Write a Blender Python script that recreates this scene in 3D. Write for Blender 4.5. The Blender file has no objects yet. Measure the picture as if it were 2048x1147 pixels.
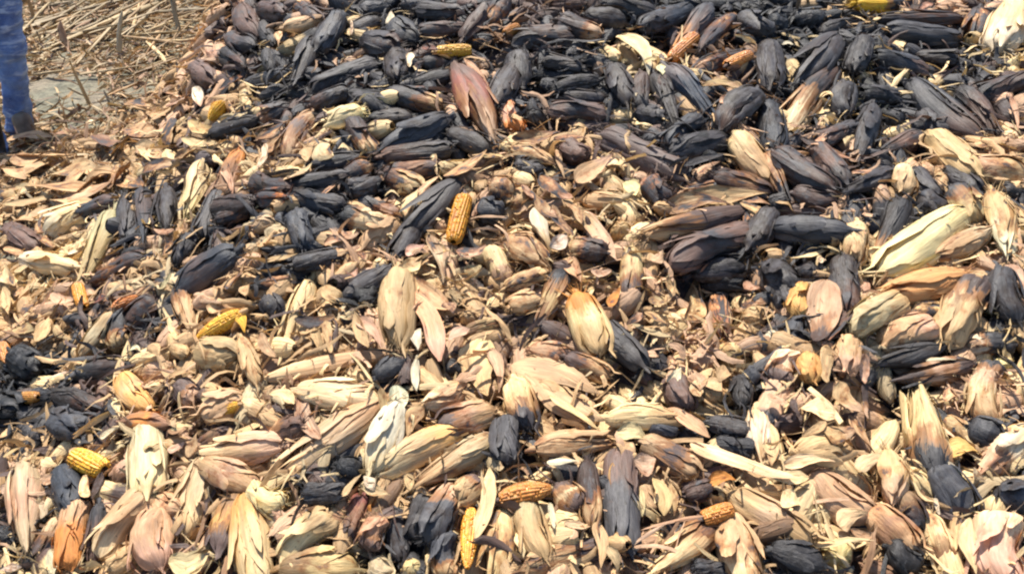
import bpy, math, random
import numpy as np
from mathutils import Vector, Matrix

EXPOSURE = 1.0
scene = bpy.context.scene
COL = scene.collection
R = math.radians

# ------------------------------------------------------------------ camera
CAM_Z, PITCH, FPX = 1.75, R(35), 1700.0
cd = bpy.data.cameras.new('camera'); cam = bpy.data.objects.new('camera', cd); COL.objects.link(cam)
cam.location = (0, 0, CAM_Z); cam.rotation_euler = (R(90) - PITCH, 0, 0)
cd.sensor_width = 36; cd.lens = FPX / 2048 * 36; cd.clip_end = 1000; cd.clip_start = .05
scene.camera = cam
# ------------------------------------------------------------------ light
SUN = Vector((-.17, .50, 1.0)).normalized()
w = bpy.data.worlds.new('World'); scene.world = w; w.use_nodes = True
nt = w.node_tree; bg = nt.nodes['Background']; sky = nt.nodes.new('ShaderNodeTexSky')
sky.sky_type = 'NISHITA'; sky.sun_disc = False
sky.sun_elevation = math.asin(SUN.z); sky.sun_rotation = math.atan2(SUN.x, SUN.y)
nt.links.new(sky.outputs[0], bg.inputs[0]); bg.inputs[1].default_value = .11
sd = bpy.data.lights.new('sun', 'SUN'); sd.energy = 5.0; sd.angle = R(.5); sd.color = (1, .945, .85)
so = bpy.data.objects.new('sun', sd); COL.objects.link(so)
so.rotation_euler = SUN.to_track_quat('Z', 'Y').to_euler(); so.location = SUN * 12
scene.view_settings.view_transform = 'Standard'; scene.view_settings.look = 'None'
scene.view_settings.exposure = EXPOSURE; scene.view_settings.gamma = 1
scene.cycles.max_bounces = 6; scene.cycles.filter_width = 2.2

# ------------------------------------------------------------------ what lies where: kind, base and tip in the photograph, width, colour codes (a few dark ears are shadow painted in), words
DATA = """
@ 0 0
E 1380 60 1470 210 120 N
E 1320 220 1450 270 110 NG
E 1350 0 1470 50 110 NPN
L 250 1010 560 940 130 T
L 330 1130 640 1060 120 CT
L 620 1080 760 930 120 T
L 60 930 260 900 90 T
L 800 980 1000 930 90 TC
L 780 1100 700 960 80 C
L 20 800 300 775 70 T
L -20 850 200 830 60 B
L 500 710 590 680 55 W
L 100 840 400 740 70 B
L 560 780 690 850 110 B
L 620 890 740 790 60 C
L 700 740 900 755 80 T
L 780 830 960 900 80 CT
L 1000 915 1130 860 70 T
L 40 895 540 880 50 T
L 110 1000 300 930 110 T
L 460 940 640 1000 80 T
L 350 1100 490 950 70 T
L 470 1090 660 970 140 T
L 660 960 800 1080 130 T
L 960 690 980 840 90 T
L 1040 800 1240 830 60 C
L 1080 700 1230 760 80 T
L 130 1060 600 1080 70 T
L 10 960 150 1010 70 T
L 200 780 420 800 60 B
L 840 640 960 660 60 T
L 700 590 860 600 55 T
L 640 640 760 650 50 T
L 860 540 980 520 55 T
L 960 600 1080 560 60 P
L 1110 500 1160 610 60 WP
L 1260 510 1400 440 65 P
L 1350 570 1440 530 50 C
L 1110 420 1130 480 40 P
L 1180 290 1250 330 60 P
E 1130 390 1240 480 120 N
E 1300 310 1410 390 120 GN
E 1220 770 1480 690 90 G
E 820 920 1120 965 60 N
E 1140 930 1250 900 110 N
B 1290 580 1200 690 90 Y | pale yellow cob jutting up at the heap's far edge ; the pale yellow cob
E 1150 950 1080 1240 120 CCV | cream husk showing yellow near its lower end, beside three dark upright ears ; the cream and yellow ear
E 1370 880 1290 1120 100 OBB
L 1290 930 1330 1110 50 P
@ 512 0
E 480 100 350 300 120 G
E 250 30 370 130 100 CNN
E 170 160 400 120 90 PPB
L 120 180 130 260 45 C
E 60 300 90 410 80 G
E 330 230 220 490 120 G
E 40 60 170 90 110 N
E 30 150 100 260 90 G
E 50 450 200 420 90 G
E 30 560 180 500 90 G
L 775 60 765 190 40 W
L 545 110 550 200 22 W
E 850 30 1020 20 90 G
E 600 60 760 40 90 G
E 560 170 720 120 90 G
E 940 60 1190 95 110 GGN
E 1190 220 1340 40 100 NNG
E 1340 140 1430 0 120 PNN
B 1420 200 1510 150 65 O | orange cob stub showing between scorched ears at the far edge ; the orange cob stub
E 950 180 1200 160 80 N
E 1200 250 1360 230 90 G
B 1020 300 1240 285 80 Y | bright yellow bare cob lying crosswise on the black ears ; the bright yellow cob
L 950 270 1060 295 50 R
D 520 340 130 P
E 640 250 810 280 150 GGN
E 790 150 920 250 140 G
L 880 300 880 390 45 W
E 800 300 810 450 120 G
E 680 380 330 520 130 GKG
E 960 360 1120 360 90 GNG
E 1120 430 780 520 100 GKG
E 1490 390 1370 610 140 G
L 1200 330 1350 580 60 P
E 1150 390 1370 780 160 NRP | long reddish brown scorched ear with frayed pink husk along its edge ; the long reddish brown ear
E 330 600 530 530 100 NGG
E 500 560 760 600 110 GKG
E 440 650 330 620 90 N
E 600 640 410 710 110 VCC | pale yellow blunt cob end poking out of a brown husk ; the blunt pale yellow cob end
E 770 540 1060 610 120 KGC
E 890 680 640 690 110 GGK
E 550 700 680 880 110 NNC
E 1090 690 730 870 140 G
L 1170 720 1340 850 30 P
E 1120 760 1340 860 110 G
E 1420 590 1500 750 100 OPO | rounded orange ear beside the long reddish brown one ; the rounded orange ear
E 320 660 170 900 120 PNP
L 280 850 300 930 60 T
L 350 830 440 910 90 C
L 0 800 190 690 45 T
L 20 970 60 820 60 W
L 50 880 160 760 50 T
E 190 610 10 700 90 GGP
E 740 900 1110 860 110 NGG
E 750 990 1060 960 110 NBN
E 330 940 620 910 90 G
E 510 1010 650 940 100 GNP
L 160 1035 330 950 70 TC
E 200 1060 520 1020 100 GGN
E 0 1050 190 1090 120 NGN
E 540 1090 680 1060 120 G
E 760 1010 950 1090 120 NCC
L 1010 860 1040 1010 30 C
L 1050 1000 900 1150 40 C
L 1080 1010 1330 870 70 TC
L 1290 880 1440 900 70 T
E 1210 1000 1330 1060 70 B
E 1350 1060 1480 1100 120 T
L 370 1130 510 1000 25 P
@ 1024 0
E 280 120 500 220 120 NNP
E 340 210 0 260 130 NNG
D 370 310 110 G
E 390 390 180 350 80 G
E 30 320 40 510 140 G
E 430 90 650 120 120 G
E 550 20 810 80 110 G
E 240 20 420 20 90 N
E 130 120 280 60 80 N
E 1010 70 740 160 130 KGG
L 640 190 800 410 110 CCW | thick cream husk leaf standing bright among pitch black ears ; the bright cream leaf among black ears
L 740 370 830 330 35 C
L 850 370 865 430 40 W
E 1120 50 910 360 140 GNO | charred ear split open to an orange brown lower half ; the half orange charred ear
B 1060 200 910 340 90 O
E 1260 100 1080 280 90 TNN
E 1040 420 1390 290 110 PNN
B 1220 380 1370 310 75 O | orange cob showing from its burnt husk among black ears ; the orange cob in burnt husk
E 960 15 1300 20 70 K
E 1320 110 1480 190 130 G
E 1300 40 1440 90 90 K
E 580 390 670 600 120 G
L 708 480 715 550 35 W
E 740 430 740 630 90 NNG
E 820 440 940 720 120 G
E 900 400 1160 690 140 NGG | large smooth grey ear, thickest of the side by side black ears ; the large smooth grey ear
E 1390 540 1180 740 170 GGN
L 1090 480 1310 490 60 TP
L 1190 590 1340 540 50 P
E 490 460 230 510 80 K
E 530 570 290 550 80 G
E 520 650 210 640 110 NGN
E 520 600 660 620 90 G
D 115 650 130 G
E 730 650 870 690 110 G
E 1060 680 890 840 110 G
E 1210 800 890 880 130 GKG
L 980 950 1220 880 40 G
E 540 800 1010 1010 170 N | long scorched brown ear lying between black and tan husks ; the long scorched brown ear
L 240 790 440 780 50 T
L 430 780 455 890 30 T
L 0 800 280 760 70 TP
E 0 850 250 930 90 C
L 250 850 300 1010 35 T
L 370 1050 570 880 90 TP
L 530 950 670 930 80 C
L 350 1080 450 1000 50 T
E 20 970 170 980 110 G
E 1280 780 1490 1080 150 CTT | yellowish cream husk pointing up between the black and the tan ears ; the yellowish cream upright ear
E 1000 1110 1260 1060 80 T
L 990 1130 1468 1100 80 T
L 1060 990 1190 920 35 P
E 1170 1020 1480 1120 120 NBN
E 770 1040 890 1160 120 PNN
L 60 1060 140 1150 60 P
L 160 1010 340 1150 100 TP
E 300 840 430 910 120 N
L 650 1040 720 1120 80 C
@ 1536 0
E 510 20 750 40 90 YYG | grey ear with yellow upper side at the far edge of the heap ; the yellow sided ear at the far edge
L 750 30 840 70 50 C
L 870 60 940 15 40 P
L 960 40 1080 20 40 P
E 1090 110 630 110 80 NNG
E 1120 60 1100 240 80 BNN
E 690 170 1100 250 130 G | big dusty black ear with a round end under a long brown ear ; the big dusty black ear
E 1210 60 1190 230 110 GCG
E 1410 60 1320 290 190 CCW | fat cream ear with husk splayed open behind the black ears ; the splayed cream ear
D 1430 330 100 C
E 0 280 20 500 150 G
E 150 120 310 110 120 K
E 0 130 110 150 110 K
E 310 190 470 110 80 G
L 80 250 145 250 28 W
E 390 220 170 490 160 G
E 550 240 490 410 120 G
D 485 480 60 C
E 370 400 110 750 140 NGC | burnt ear with a pale yellow pointed tip hanging down ; the burnt ear with pale yellow tip
E 440 490 420 670 130 G
E 630 330 910 410 100 KGN
D 800 405 60 C
E 860 330 1090 350 90 G
E 810 490 1200 800 150 GGN | big charred ear slanting down with a purplish lower end ; the big slanting charred ear
E 1120 520 1300 760 120 GNN
E 1480 460 1200 570 130 NNG
L 1400 550 1440 750 30 P
E 1350 560 1390 690 100 PNN
E 550 540 750 560 100 K
E 600 630 530 890 120 GGG
D 605 710 60 C
E 500 730 320 820 110 GGN
D 750 650 120 G
E 870 780 630 890 110 GNG
E 870 660 1020 770 110 G
L 260 830 340 770 65 P
E 10 600 40 860 120 G
E 50 890 370 1110 150 N
L 180 790 510 930 40 NP
E 280 850 450 1070 120 NNG
E 0 890 100 1150 100 TTG
E 710 990 440 1100 100 G
L 480 990 680 980 30 P
E 780 970 780 1110 120 CTT | round tan husk end standing upright beside charred ears ; the upright round tan husk end
E 830 990 970 1150 120 G
E 950 790 1190 1020 150 T | curved tan ear bending over at the edge of the black patch ; the curved tan ear
L 900 920 960 1010 60 P
E 1000 950 970 1120 80 T
L 1180 820 1440 800 60 TP
L 1300 900 1480 930 70 T
D 1390 770 100 C
E 1190 960 1480 1000 140 PTT
E 1030 980 1210 1110 120 G
L 1250 1100 1360 1120 80 C
E 1340 1090 1480 1100 90 G
@ 0 380
E 130 60 10 130 100 T
E 20 330 130 250 90 T
E 10 500 110 580 100 TC
E 70 700 0 620 90 T
E 180 520 250 460 70 C
L 60 0 240 10 90 C
L -10 40 120 -30 100 T
L 100 480 200 380 70 T
L 10 90 330 30 60 T
L 90 180 280 90 90 T
L 280 50 600 90 60 T
L 80 40 150 100 60 C
E 670 60 450 140 100 NGG
E 500 130 280 240 160 CCW | fat cream ear with a charred black end at the heap's edge ; the fat cream ear with a black end
E 720 50 740 310 105 G
E 820 0 830 270 110 GNG | middle of three charred ears lying parallel side by side ; the three parallel charred ears
E 950 0 960 210 110 G
L 700 70 760 0 60 T
E 650 140 490 520 130 STT | straw coloured ear with ragged husk narrowing to a yellowish tip ; the ragged straw coloured ear
E 150 400 440 450 120 WCC | smooth near-white ear lying level beside the ragged straw coloured ear ; the smooth near-white ear
L 340 400 440 340 50 W
L 210 200 290 330 60 T
L 270 130 310 210 50 T
E 60 230 220 340 120 N
E 830 390 550 530 130 NTN
B 440 540 480 670 75 M
L 520 660 600 600 50 R
L 570 600 620 660 40 P
B 640 690 790 610 90 O | frayed orange cob lying in brown litter ; the frayed orange cob
L 790 620 930 520 70 S
L 910 570 985 480 50 S
L 850 430 900 340 60 T
L 930 370 1020 300 80 T
E 1250 30 1170 270 110 G
E 1100 260 1020 430 110 G
E 1350 360 1040 580 180 GNG | wide charred ear slanting down with a pale husk rib ; the wide charred ear with pale rib
L 1050 490 1330 300 45 TP
E 1040 560 1100 810 120 GTT | half charred ear, grey above and smooth tan below, pointing down ; the grey and tan half charred ear
E 960 610 1010 760 90 G
E 900 640 750 770 150 N
B 1400 690 1120 860 110 Y | bright yellow bare cob on the tan husks at the heap's side ; the bright yellow cob on tan husks
L 1340 680 1410 810 60 Y
E 700 740 690 900 140 GGT
E 650 720 470 960 110 TST
L 740 920 800 910 45 W
B 10 870 40 990 75 O
L 60 800 190 790 60 T
L 210 870 290 720 60 T
L 290 780 390 850 50 T
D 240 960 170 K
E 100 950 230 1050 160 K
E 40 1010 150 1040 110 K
L 290 600 410 640 70 P
L 130 710 190 640 70 T
E 380 740 550 740 70 G
L 270 1075 400 1035 35 W
L 860 880 920 970 60 T
E 990 840 1060 950 80 T
E 1150 930 1370 960 170 T
L 1180 670 1340 680 60 T
E 1390 860 1480 1110 90 T
L 970 1065 1120 1040 45 T
L 700 1090 870 1145 60 P
L 1310 570 1400 430 80 T
L 1390 600 1450 520 60 T
E 1250 100 1450 80 120 N
E 1250 170 1430 130 80 NP
E 570 300 630 390 80 NP
L 1040 180 1060 260 50 T
L 880 225 1000 230 50 P
E 410 1060 690 1000 100 GGN
L 20 560 50 710 50 T
L 180 610 270 540 45 T
L 90 610 130 560 40 T
L 20 430 80 560 60 C
L 30 330 160 380 50 T
L 880 320 920 400 45 S
L 1100 600 1250 640 50 P
@ 512 380
E 0 60 180 50 110 NBO
E 190 40 500 90 120 G
E 120 160 240 190 100 G
E 590 70 810 150 110 GGP
E 500 150 730 190 120 KCC | burnt ear with a rounded cream lower half in the dark patch ; the burnt ear with cream half
E 230 140 290 330 120 G
E 290 270 430 220 70 G
L 400 255 600 240 70 P
L 390 295 530 290 50 P
E 0 210 120 190 110 S
L 60 410 240 365 40 T
E 60 330 190 310 70 T
E 220 430 490 380 110 G
E 240 350 380 320 90 G
D 450 420 140 T
L 390 345 530 350 50 T
E 790 190 620 350 150 T | tan ear with veined husk beside the long dark slanting ears ; the veined tan ear
L 920 0 850 180 70 CT
E 1160 -40 830 280 150 G | long charred ear slanting down beside a pale curling leaf ; the long slanting charred ear
E 940 160 790 410 120 G
D 700 430 110 C
E 770 470 490 630 130 G
E 560 610 700 590 110 K
L 520 480 585 445 65 P
L 580 370 630 370 60 P
B 1200 20 1130 300 115 M | bare orange cob standing upright among husks, its rows of kernels dark ; the upright orange cob
E 1280 110 1420 125 130 G
E 1040 90 1060 230 70 P
L 1240 150 1330 0 40 P
L 820 460 960 385 70 CT
L 860 370 970 310 70 P
L 1000 250 1080 530 55 S
L 1000 320 1110 360 60 C
L 1180 390 1310 320 110 P
L 1200 480 1290 430 80 T
D 1380 455 60 C
E 820 480 800 890 170 T | upright folded tan husk, left of a matching arched one ; the upright folded tan husk
L 870 510 1150 730 120 T
L 890 560 1080 970 130 TTP | arched tan husk leaf bowing out to one side of the upright folded one ; the arched tan husk leaf
E 310 540 150 980 140 C | tall cream ear standing upright with a narrow lower end ; the tall cream ear
L 370 550 490 640 100 T
L 220 750 450 740 80 NT
L 460 725 570 720 60 S
L 400 750 430 940 60 T
L 340 780 370 950 50 T
L 250 800 370 800 60 T
L 590 720 720 890 60 P
E 110 1070 900 930 140 CTT | long cream ear lying level below the upright tan husks ; the long level cream ear
L 930 790 920 920 50 W
L 920 940 920 1150 50 W
L 1290 840 1300 1190 160 CTT | tapering cream leaf pointing down beside a dark hollow ; the tapering cream leaf
E 1190 830 1460 730 90 BTN
L 1100 580 1220 620 60 T
L 1100 860 1220 780 60 P
E 60 620 140 720 120 G
D 40 720 50 C
E 0 550 240 530 80 GTN
E 40 460 310 470 100 G
E 690 1070 830 980 100 G
E 1090 1010 1200 1040 90 G
L 1360 900 1400 1150 60 P
L 1090 640 1140 700 60 T
L 640 900 560 700 60 T
L 20 820 100 960 70 T
@ 1024 380
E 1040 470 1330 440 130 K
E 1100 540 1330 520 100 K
E 420 60 790 90 120 TSC | stubby ear, tan at one end and near-white at the other ; the stubby white ended ear
E -20 100 90 10 120 T
L 120 20 260 160 80 TP
L 220 90 340 260 70 T
L 300 50 410 190 60 T
L 120 90 230 340 90 WWC | torn near-white husk leaf sticking up in the middle of the heap ; the torn near-white leaf
L 220 330 320 250 70 W
E 350 330 540 360 130 TNN
L 380 120 610 400 80 TPP | long narrow pinkish tan husk slanting down to one side of the torn near-white leaf ; the long narrow pinkish husk
D 620 210 130 T
E 1330 130 750 270 130 NNT | long brown ear with a round tan end in the heap's middle ; the long brown ear with tan end
L 860 90 1260 60 90 TP
E 780 40 900 100 90 N
L 1310 70 1480 140 50 C
L 1250 0 1480 80 60 P
E 1350 250 900 420 170 NGN | rough charred ear jutting over the deepest black shadow ; the rough charred ear over the shadow
L 1340 220 1240 340 80 T
L 1340 330 1200 460 50 G
L 1330 120 1410 330 40 T
E -30 290 220 420 160 T
E -30 560 210 480 110 CTC
L 330 380 390 530 70 T
E 290 470 120 840 140 GTN | drooping ear, grey above with a tan stripe and frayed black fibres ; the drooping grey and tan ear
E 690 350 690 640 120 CTN
E 380 620 510 940 170 OCT | plump orange tan ear with smooth rounded husk near the middle ; the plump orange tan ear
E 530 790 760 1020 150 G
E -10 670 140 620 110 T
E -10 770 120 710 100 N
E 120 910 350 960 110 TTN
E 320 960 560 1070 100 NTT
L 10 980 510 1140 170 T | broad brown tan husk leaf folded along its length ; the broad folded tan leaf
D 540 560 70 C
L 450 470 570 470 60 P
L 560 670 620 550 45 O
L 690 770 910 850 60 S
L 760 700 900 770 50 T
L 660 770 750 700 50 P
L 900 700 1000 740 80 C
L 1000 750 1070 590 90 TC
L 780 635 910 640 60 T
L 1070 710 1230 640 60 T
L 880 510 960 600 80 T
L 1090 560 1190 600 80 T
D 1010 950 120 P
L 900 870 1000 960 60 P
L 1060 960 1140 830 60 P
E 1170 610 1230 820 100 TTP
D 1290 930 150 V
D 1400 710 140 T
L 1330 640 1460 640 70 P
L 1330 530 1410 570 60 P
E 1480 140 1350 350 150 G
L 1280 590 1290 690 60 C
L 810 410 870 350 50 P
D 840 990 150 G
L 890 1100 975 1020 45 W
L 760 940 840 940 60 P
L 1050 1050 1080 1150 80 P
L 1100 1090 1210 1150 80 T
E 1330 1110 1400 1030 100 G
L 1220 1000 1200 1090 60 T
L 600 880 700 820 60 S
@ 1536 380
E 40 220 460 240 160 G | large charred ear with a cream patch on its upper side ; the large charred ear with cream patch
L 280 195 450 210 60 C
E 10 100 130 60 110 G
E 150 20 390 70 110 N
E 330 120 430 145 70 P
E 510 200 490 420 120 CCT
E 770 70 600 460 150 GGT | grey ear fading to orange tan at its lower tip ; the grey ear with a tan tip
E 430 410 460 710 150 GGN
E 1110 150 640 490 200 C | big pale yellowish ear lying diagonally, largest of the smooth pale ones ; the big pale diagonal ear
E 1260 240 940 400 130 STT
E 1070 0 1210 190 150 GTT
E 1290 30 1390 390 150 TTW
E 860 40 1010 130 150 G
E 1110 500 660 620 160 A | ochre ear with a slit husk directly below the big pale diagonal ear ; the ochre slit ear
E 750 640 480 800 160 TSS | olive tan oval ear with a thin stem trailing below ; the olive tan oval ear
E 1000 690 820 700 110 C
E 1190 540 1010 880 200 NTT | wide brownish ear curling open beside a grey one ; the wide brownish curling ear
E 1320 460 1410 750 160 G
L 350 530 270 900 200 PPN | broad pink husk leaf with a burnt lower corner ; the broad pink leaf
E 180 550 170 710 110 A
E 50 510 140 680 140 G
D 270 450 140 G
L 285 400 335 400 50 W
L 560 630 300 890 50 NP
E 550 530 550 650 60 PT
E 920 780 630 890 190 PTT
E 1390 880 1140 900 130 GGW
E 990 900 630 1000 100 G
E 1160 1010 720 1090 130 NPN | pinkish brown ear, scorched at both ends, lying level on tan husks ; the pinkish brown level ear
L 870 970 1080 965 28 W
E 1290 1000 1230 1160 130 GPP
D 1410 1000 120 V
E 1440 690 1450 870 80 C
E 110 950 60 1110 150 CCN
E 230 950 240 1100 110 A
E 470 870 440 1040 140 TTP
L 350 890 320 1110 90 T
L 560 940 540 1110 80 P
E 0 840 90 900 90 WG
L 1380 420 1480 600 60 P
D 700 1100 80 S
E 150 750 160 940 80 G
E 230 820 190 910 90 G
E 0 440 150 570 160 G
L 740 560 860 640 60 T
@ 0 747
B 50 150 220 130 75 O | orange cob tip sticking out of a grey husk by the dark hollow ; the orange cob by the dark hollow
E 190 120 330 135 85 G
E 320 120 600 200 110 GGN
E 700 30 850 210 130 ATA | bent cream ear, curved like a hook, above the brown cocoon-like husk ; the bent hooked cream ear
L 640 140 690 240 50 C
E 590 50 600 200 80 N
L 570 370 720 290 50 W
E 720 280 980 290 120 BOB
E 850 320 850 710 190 SSC | tall straw ear with light stripes and loose fibres hanging off it ; the tall striped straw ear
L 850 600 900 740 50 S
B 420 470 600 550 135 Y | short golden yellow cob end between grey and cream husks ; the short golden cob end
L 410 430 500 480 55 T
L 480 590 500 710 80 C
E 140 540 160 1010 170 SPS | pale grey ear standing alone over dark litter, with a small hole ; the pale grey ear with a hole
E 360 570 430 780 150 G
L 580 560 520 730 55 N
D 640 520 90 P
E 760 500 650 620 90 PB
E 1200 490 1070 940 190 SSC | greyish straw ear with crumpled husk, narrowing downward ; the crumpled greyish ear
E 1610 410 1150 450 160 PTC | pinkish ear with a thin twisted tail of husk ; the pinkish ear with a twisted tail
E 1180 520 1490 660 150 TPT
E 1340 320 1140 410 110 NBN
E 1390 140 1160 250 150 T | tan husk torn open over yellow kernels ; the torn husk with yellow kernels
B 1380 170 1220 235 80 Y
L 1150 150 1370 120 60 C
E 830 690 570 1050 170 TTC
E 870 800 900 1120 190 TTP | oval pinkish tan ear with a smooth closed husk in the foreground ; the oval pinkish tan ear
E 440 760 400 1120 160 TOO | ear with stringy orange brown fibres over its lower half ; the stringy orange brown ear
E 350 840 170 1130 120 CNG
L 280 1010 310 1160 70 W
E 570 760 540 1100 90 GNN
E 1350 710 1250 1030 150 BAN
E 1410 720 1500 1260 190 ACC | large cream foreground ear with a strip of yellow kernels ; the large cream ear with yellow strip
B 1410 760 1460 880 60 Y
L 970 1100 1200 1040 170 C
E 640 1120 790 1000 120 T
E 910 730 1020 800 130 T
E 1010 790 1010 940 110 N
D 690 420 80 S
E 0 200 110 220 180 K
E 330 260 490 330 160 G
E 140 280 230 370 90 G
E 540 290 650 240 90 G
L 230 490 330 525 60 C
L 220 600 330 600 60 P
E 1040 60 1110 160 120 NP
L 950 260 1010 300 50 P
L 960 440 1060 400 60 P
L 970 320 1090 290 60 C
L 1080 480 1130 330 50 T
E 1490 40 1390 300 110 S
L 0 1120 120 1100 35 W
E 0 930 100 970 120 K
L 0 580 90 560 50 N
L 20 480 140 400 40 T
L 90 340 150 380 40 T
L 230 720 260 840 50 S
E 1270 640 1330 710 90 B
L 0 660 70 640 50 P
@ 512 747
L 300 80 640 90 70 C
E 260 100 700 150 160 C | plump cream ear directly under the long level one ; the plump cream ear
E 710 180 120 630 200 TSC | long streaked cream ear lying diagonally over a black hollow ; the long streaked diagonal ear
L 240 120 350 380 110 P
L 80 100 230 160 80 C
D 190 50 130 B
E 120 340 270 300 130 TNN
E -20 680 150 760 130 C
E 810 190 670 570 170 WWC | whitest smooth ear in the foreground with a long neck ; the whitest foreground ear
L 810 70 800 280 90 W
E 1170 320 680 560 160 ATC | orange tan ear lying against the whitest one ; the orange tan leaning ear
E 1340 220 1050 310 160 TPN
E 1180 80 970 200 130 TC
L 720 80 740 280 50 T
E 1350 370 910 650 170 SST
L 940 180 860 360 70 T
E 1430 280 1440 510 160 G | round blue grey charred ear in a gap among tan husks ; the round blue grey ear
E 470 520 600 560 110 K
E 290 690 510 670 120 G
E 420 810 150 1080 190 TCC
E 490 730 450 940 130 TTB
E 600 710 530 950 110 RBN
E 760 600 690 810 110 TO
L 600 640 770 690 50 C
L 860 570 890 670 50 T
L 620 580 680 660 50 W
E 700 840 640 1010 130 PN
E 800 790 830 1070 110 G
E 1150 680 980 960 190 PGG
E 960 710 910 950 110 G
E 1080 930 1090 1170 150 GGT
B 1235 750 1210 1120 110 M | upright orange cob half wrapped beside a pale foreground ear ; the half wrapped orange cob
L 1350 530 1270 960 100 C
E 1420 770 1370 1230 160 CTC
B 1370 730 1700 650 150 O | big orange cob lying level over tan foreground ears ; the big level orange cob
E 160 1120 580 1110 200 BTT
D 890 1100 130 C
E 690 1070 750 1170 120 S
L 490 700 600 570 40 T
E 100 790 160 890 110 S
L 90 780 190 850 60 P
E 1280 620 1150 730 140 NTT
@ 1024 747
E 20 50 90 320 150 CTN
L 220 120 510 320 60 CT
L 60 10 530 270 150 T
E 550 250 960 250 130 CCT | smooth cream ear with a twisting husk tail in the middle foreground ; the cream ear with twisting tail
L 890 190 1130 350 90 T
E 150 430 590 390 150 T
L 200 505 390 490 50 W
E 780 300 940 330 110 G
E 930 40 1000 210 150 N
E 1090 20 1190 160 130 T
L 1050 30 1080 130 70 C
E 1140 280 1400 340 110 G
E 1180 410 1400 430 120 G
E 1400 210 1440 510 130 CWC
L 1020 400 1610 610 110 CCC | long curved cream husk leaf like a canoe ; the long canoe-shaped leaf
D 1310 90 110 C
E 1310 30 1330 180 110 G
E 210 540 410 580 140 G
E 270 650 390 770 140 NCN
E 430 520 460 870 110 NNT
E 620 480 650 1020 200 NGG | wide grey ear with dark and brown lengthwise stripes ; the wide striped grey ear
L 570 510 600 720 50 A
L 700 510 830 500 110 P
L 820 590 890 810 90 T
L 910 620 930 810 50 T
L 740 650 750 820 30 C
E 760 650 790 790 90 T
E 760 400 1060 570 150 TNT
L 610 310 790 390 90 C
L 600 390 710 480 90 T
B 1080 840 1270 770 110 O | frayed orange cob where two big tan foreground ears meet ; the orange cob between big tan ears
E 1270 700 1710 970 170 TPT | large pinkish tan ear slanting down from the frayed orange cob ; the large slanting pinkish ear
E 1240 830 1360 1230 210 TTC
E 1190 840 790 1160 170 NTC
S 690 990 850 870 14 P
S 850 870 1090 810 14 P
L 1120 600 1290 600 60 O
E 1000 700 1140 640 100 N
E 70 730 170 1060 150 STT
E 510 990 50 1110 130 NTT
L 500 850 520 1110 70 T
L 560 980 610 1150 50 C
L 220 740 240 890 40 W
L 300 860 470 880 50 P
E 1050 1110 1220 1120 100 G
@ 1536 747
E 960 610 860 80 210 GCC | tall cream ear whose lower half is charred grey ; the tall half charred cream ear
E 970 540 1150 830 180 G | smooth grey charred ear continuing down from the half charred cream one ; the smooth grey foreground ear
E 800 550 940 720 110 C
E 760 690 870 900 140 BNG
E 930 820 1030 1100 110 CCB
L 960 710 980 810 30 W
E 1080 790 1080 1160 80 TTC
L 1140 820 1180 1160 80 C
E 1310 840 1320 1210 240 CPP | largest pale pinkish white ear in the corner of the foreground ; the pale pinkish white corner ear
L 1230 780 1330 840 80 W
E 1230 0 1250 290 150 PCT
L 1010 430 1240 450 120 A
E 1490 330 1230 570 160 CWP
E 1160 300 1340 380 150 G
E 1010 270 1150 360 100 T
E 1370 650 1490 790 200 G
E 690 460 730 760 170 TTP
E 590 780 840 1020 170 TBT
L 500 535 710 450 70 C
E 230 610 580 840 210 T | broad speckled tan ear with a few dark spots ; the broad speckled tan ear
E 160 450 410 440 150 T
L 80 510 390 490 60 C
L 330 350 490 330 130 TP
L 200 360 340 270 50 T
L 460 240 620 470 60 T
L 190 190 410 220 120 C
L 390 50 510 220 150 TP
L 0 120 110 180 60 P
L 130 140 180 240 40 N
L 0 590 240 590 80 C
L 80 680 180 760 120 C
L 10 280 30 530 70 CT
D 320 930 100 P
D 420 1040 200 V
E 30 1010 310 1090 150 G
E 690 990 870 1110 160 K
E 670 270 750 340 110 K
E 550 1100 710 1160 100 B
L 400 860 570 780 90 C
L 470 900 610 930 60 T
L 1000 120 1100 130 90 P
L 560 50 560 260 60 NP
L 1040 500 1140 750 60 W
L 1180 540 1240 620 60 S
"""  # black ears under the rough charred ear, and some dark brown ones, paint shadow
STALKS = """
60 70 165 5 8 S
85 62 210 2 8 C
60 50 130 22 7 S
40 62 120 35 6 S
150 62 262 12 7 S
165 70 300 10 8 C
185 80 268 28 8 C
205 95 285 45 8 S
100 45 200 22 6 T
160 30 240 2 6 S
330 55 300 100 5 T
335 25 425 20 6 S
265 68 360 64 6 C
400 52 480 42 7 C | pale stalk poking out level over a dark one near the charred edge
330 82 415 80 6 C | thin pale level stalk above the scrap-strewn ground near the charred edge
240 112 262 55 7 W up | forked pale stalk leaning up from the ground, tallest of the upright ones
262 55 275 15 6 C
360 68 358 2 6 W up | straight stubble stem standing upright near the middle of the stalks
182 218 166 150 7 C up | thin stubble stem standing over the grey green bare patch
172 190 140 178 5 S
222 218 213 194 7 W up | short pale stub standing at the toe of the husks
78 256 72 222 9 C up | short stub standing beside the person's trouser leg
66 50 68 0 8 T up
136 95 128 62 8 P up
60 148 140 140 5 S
100 30 60 40 7 S
270 170 220 190 5 T
380 215 330 250 6 S
295 130 345 115 5 C
300 90 330 120 5 C
415 30 440 50 6 C
"""

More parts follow.
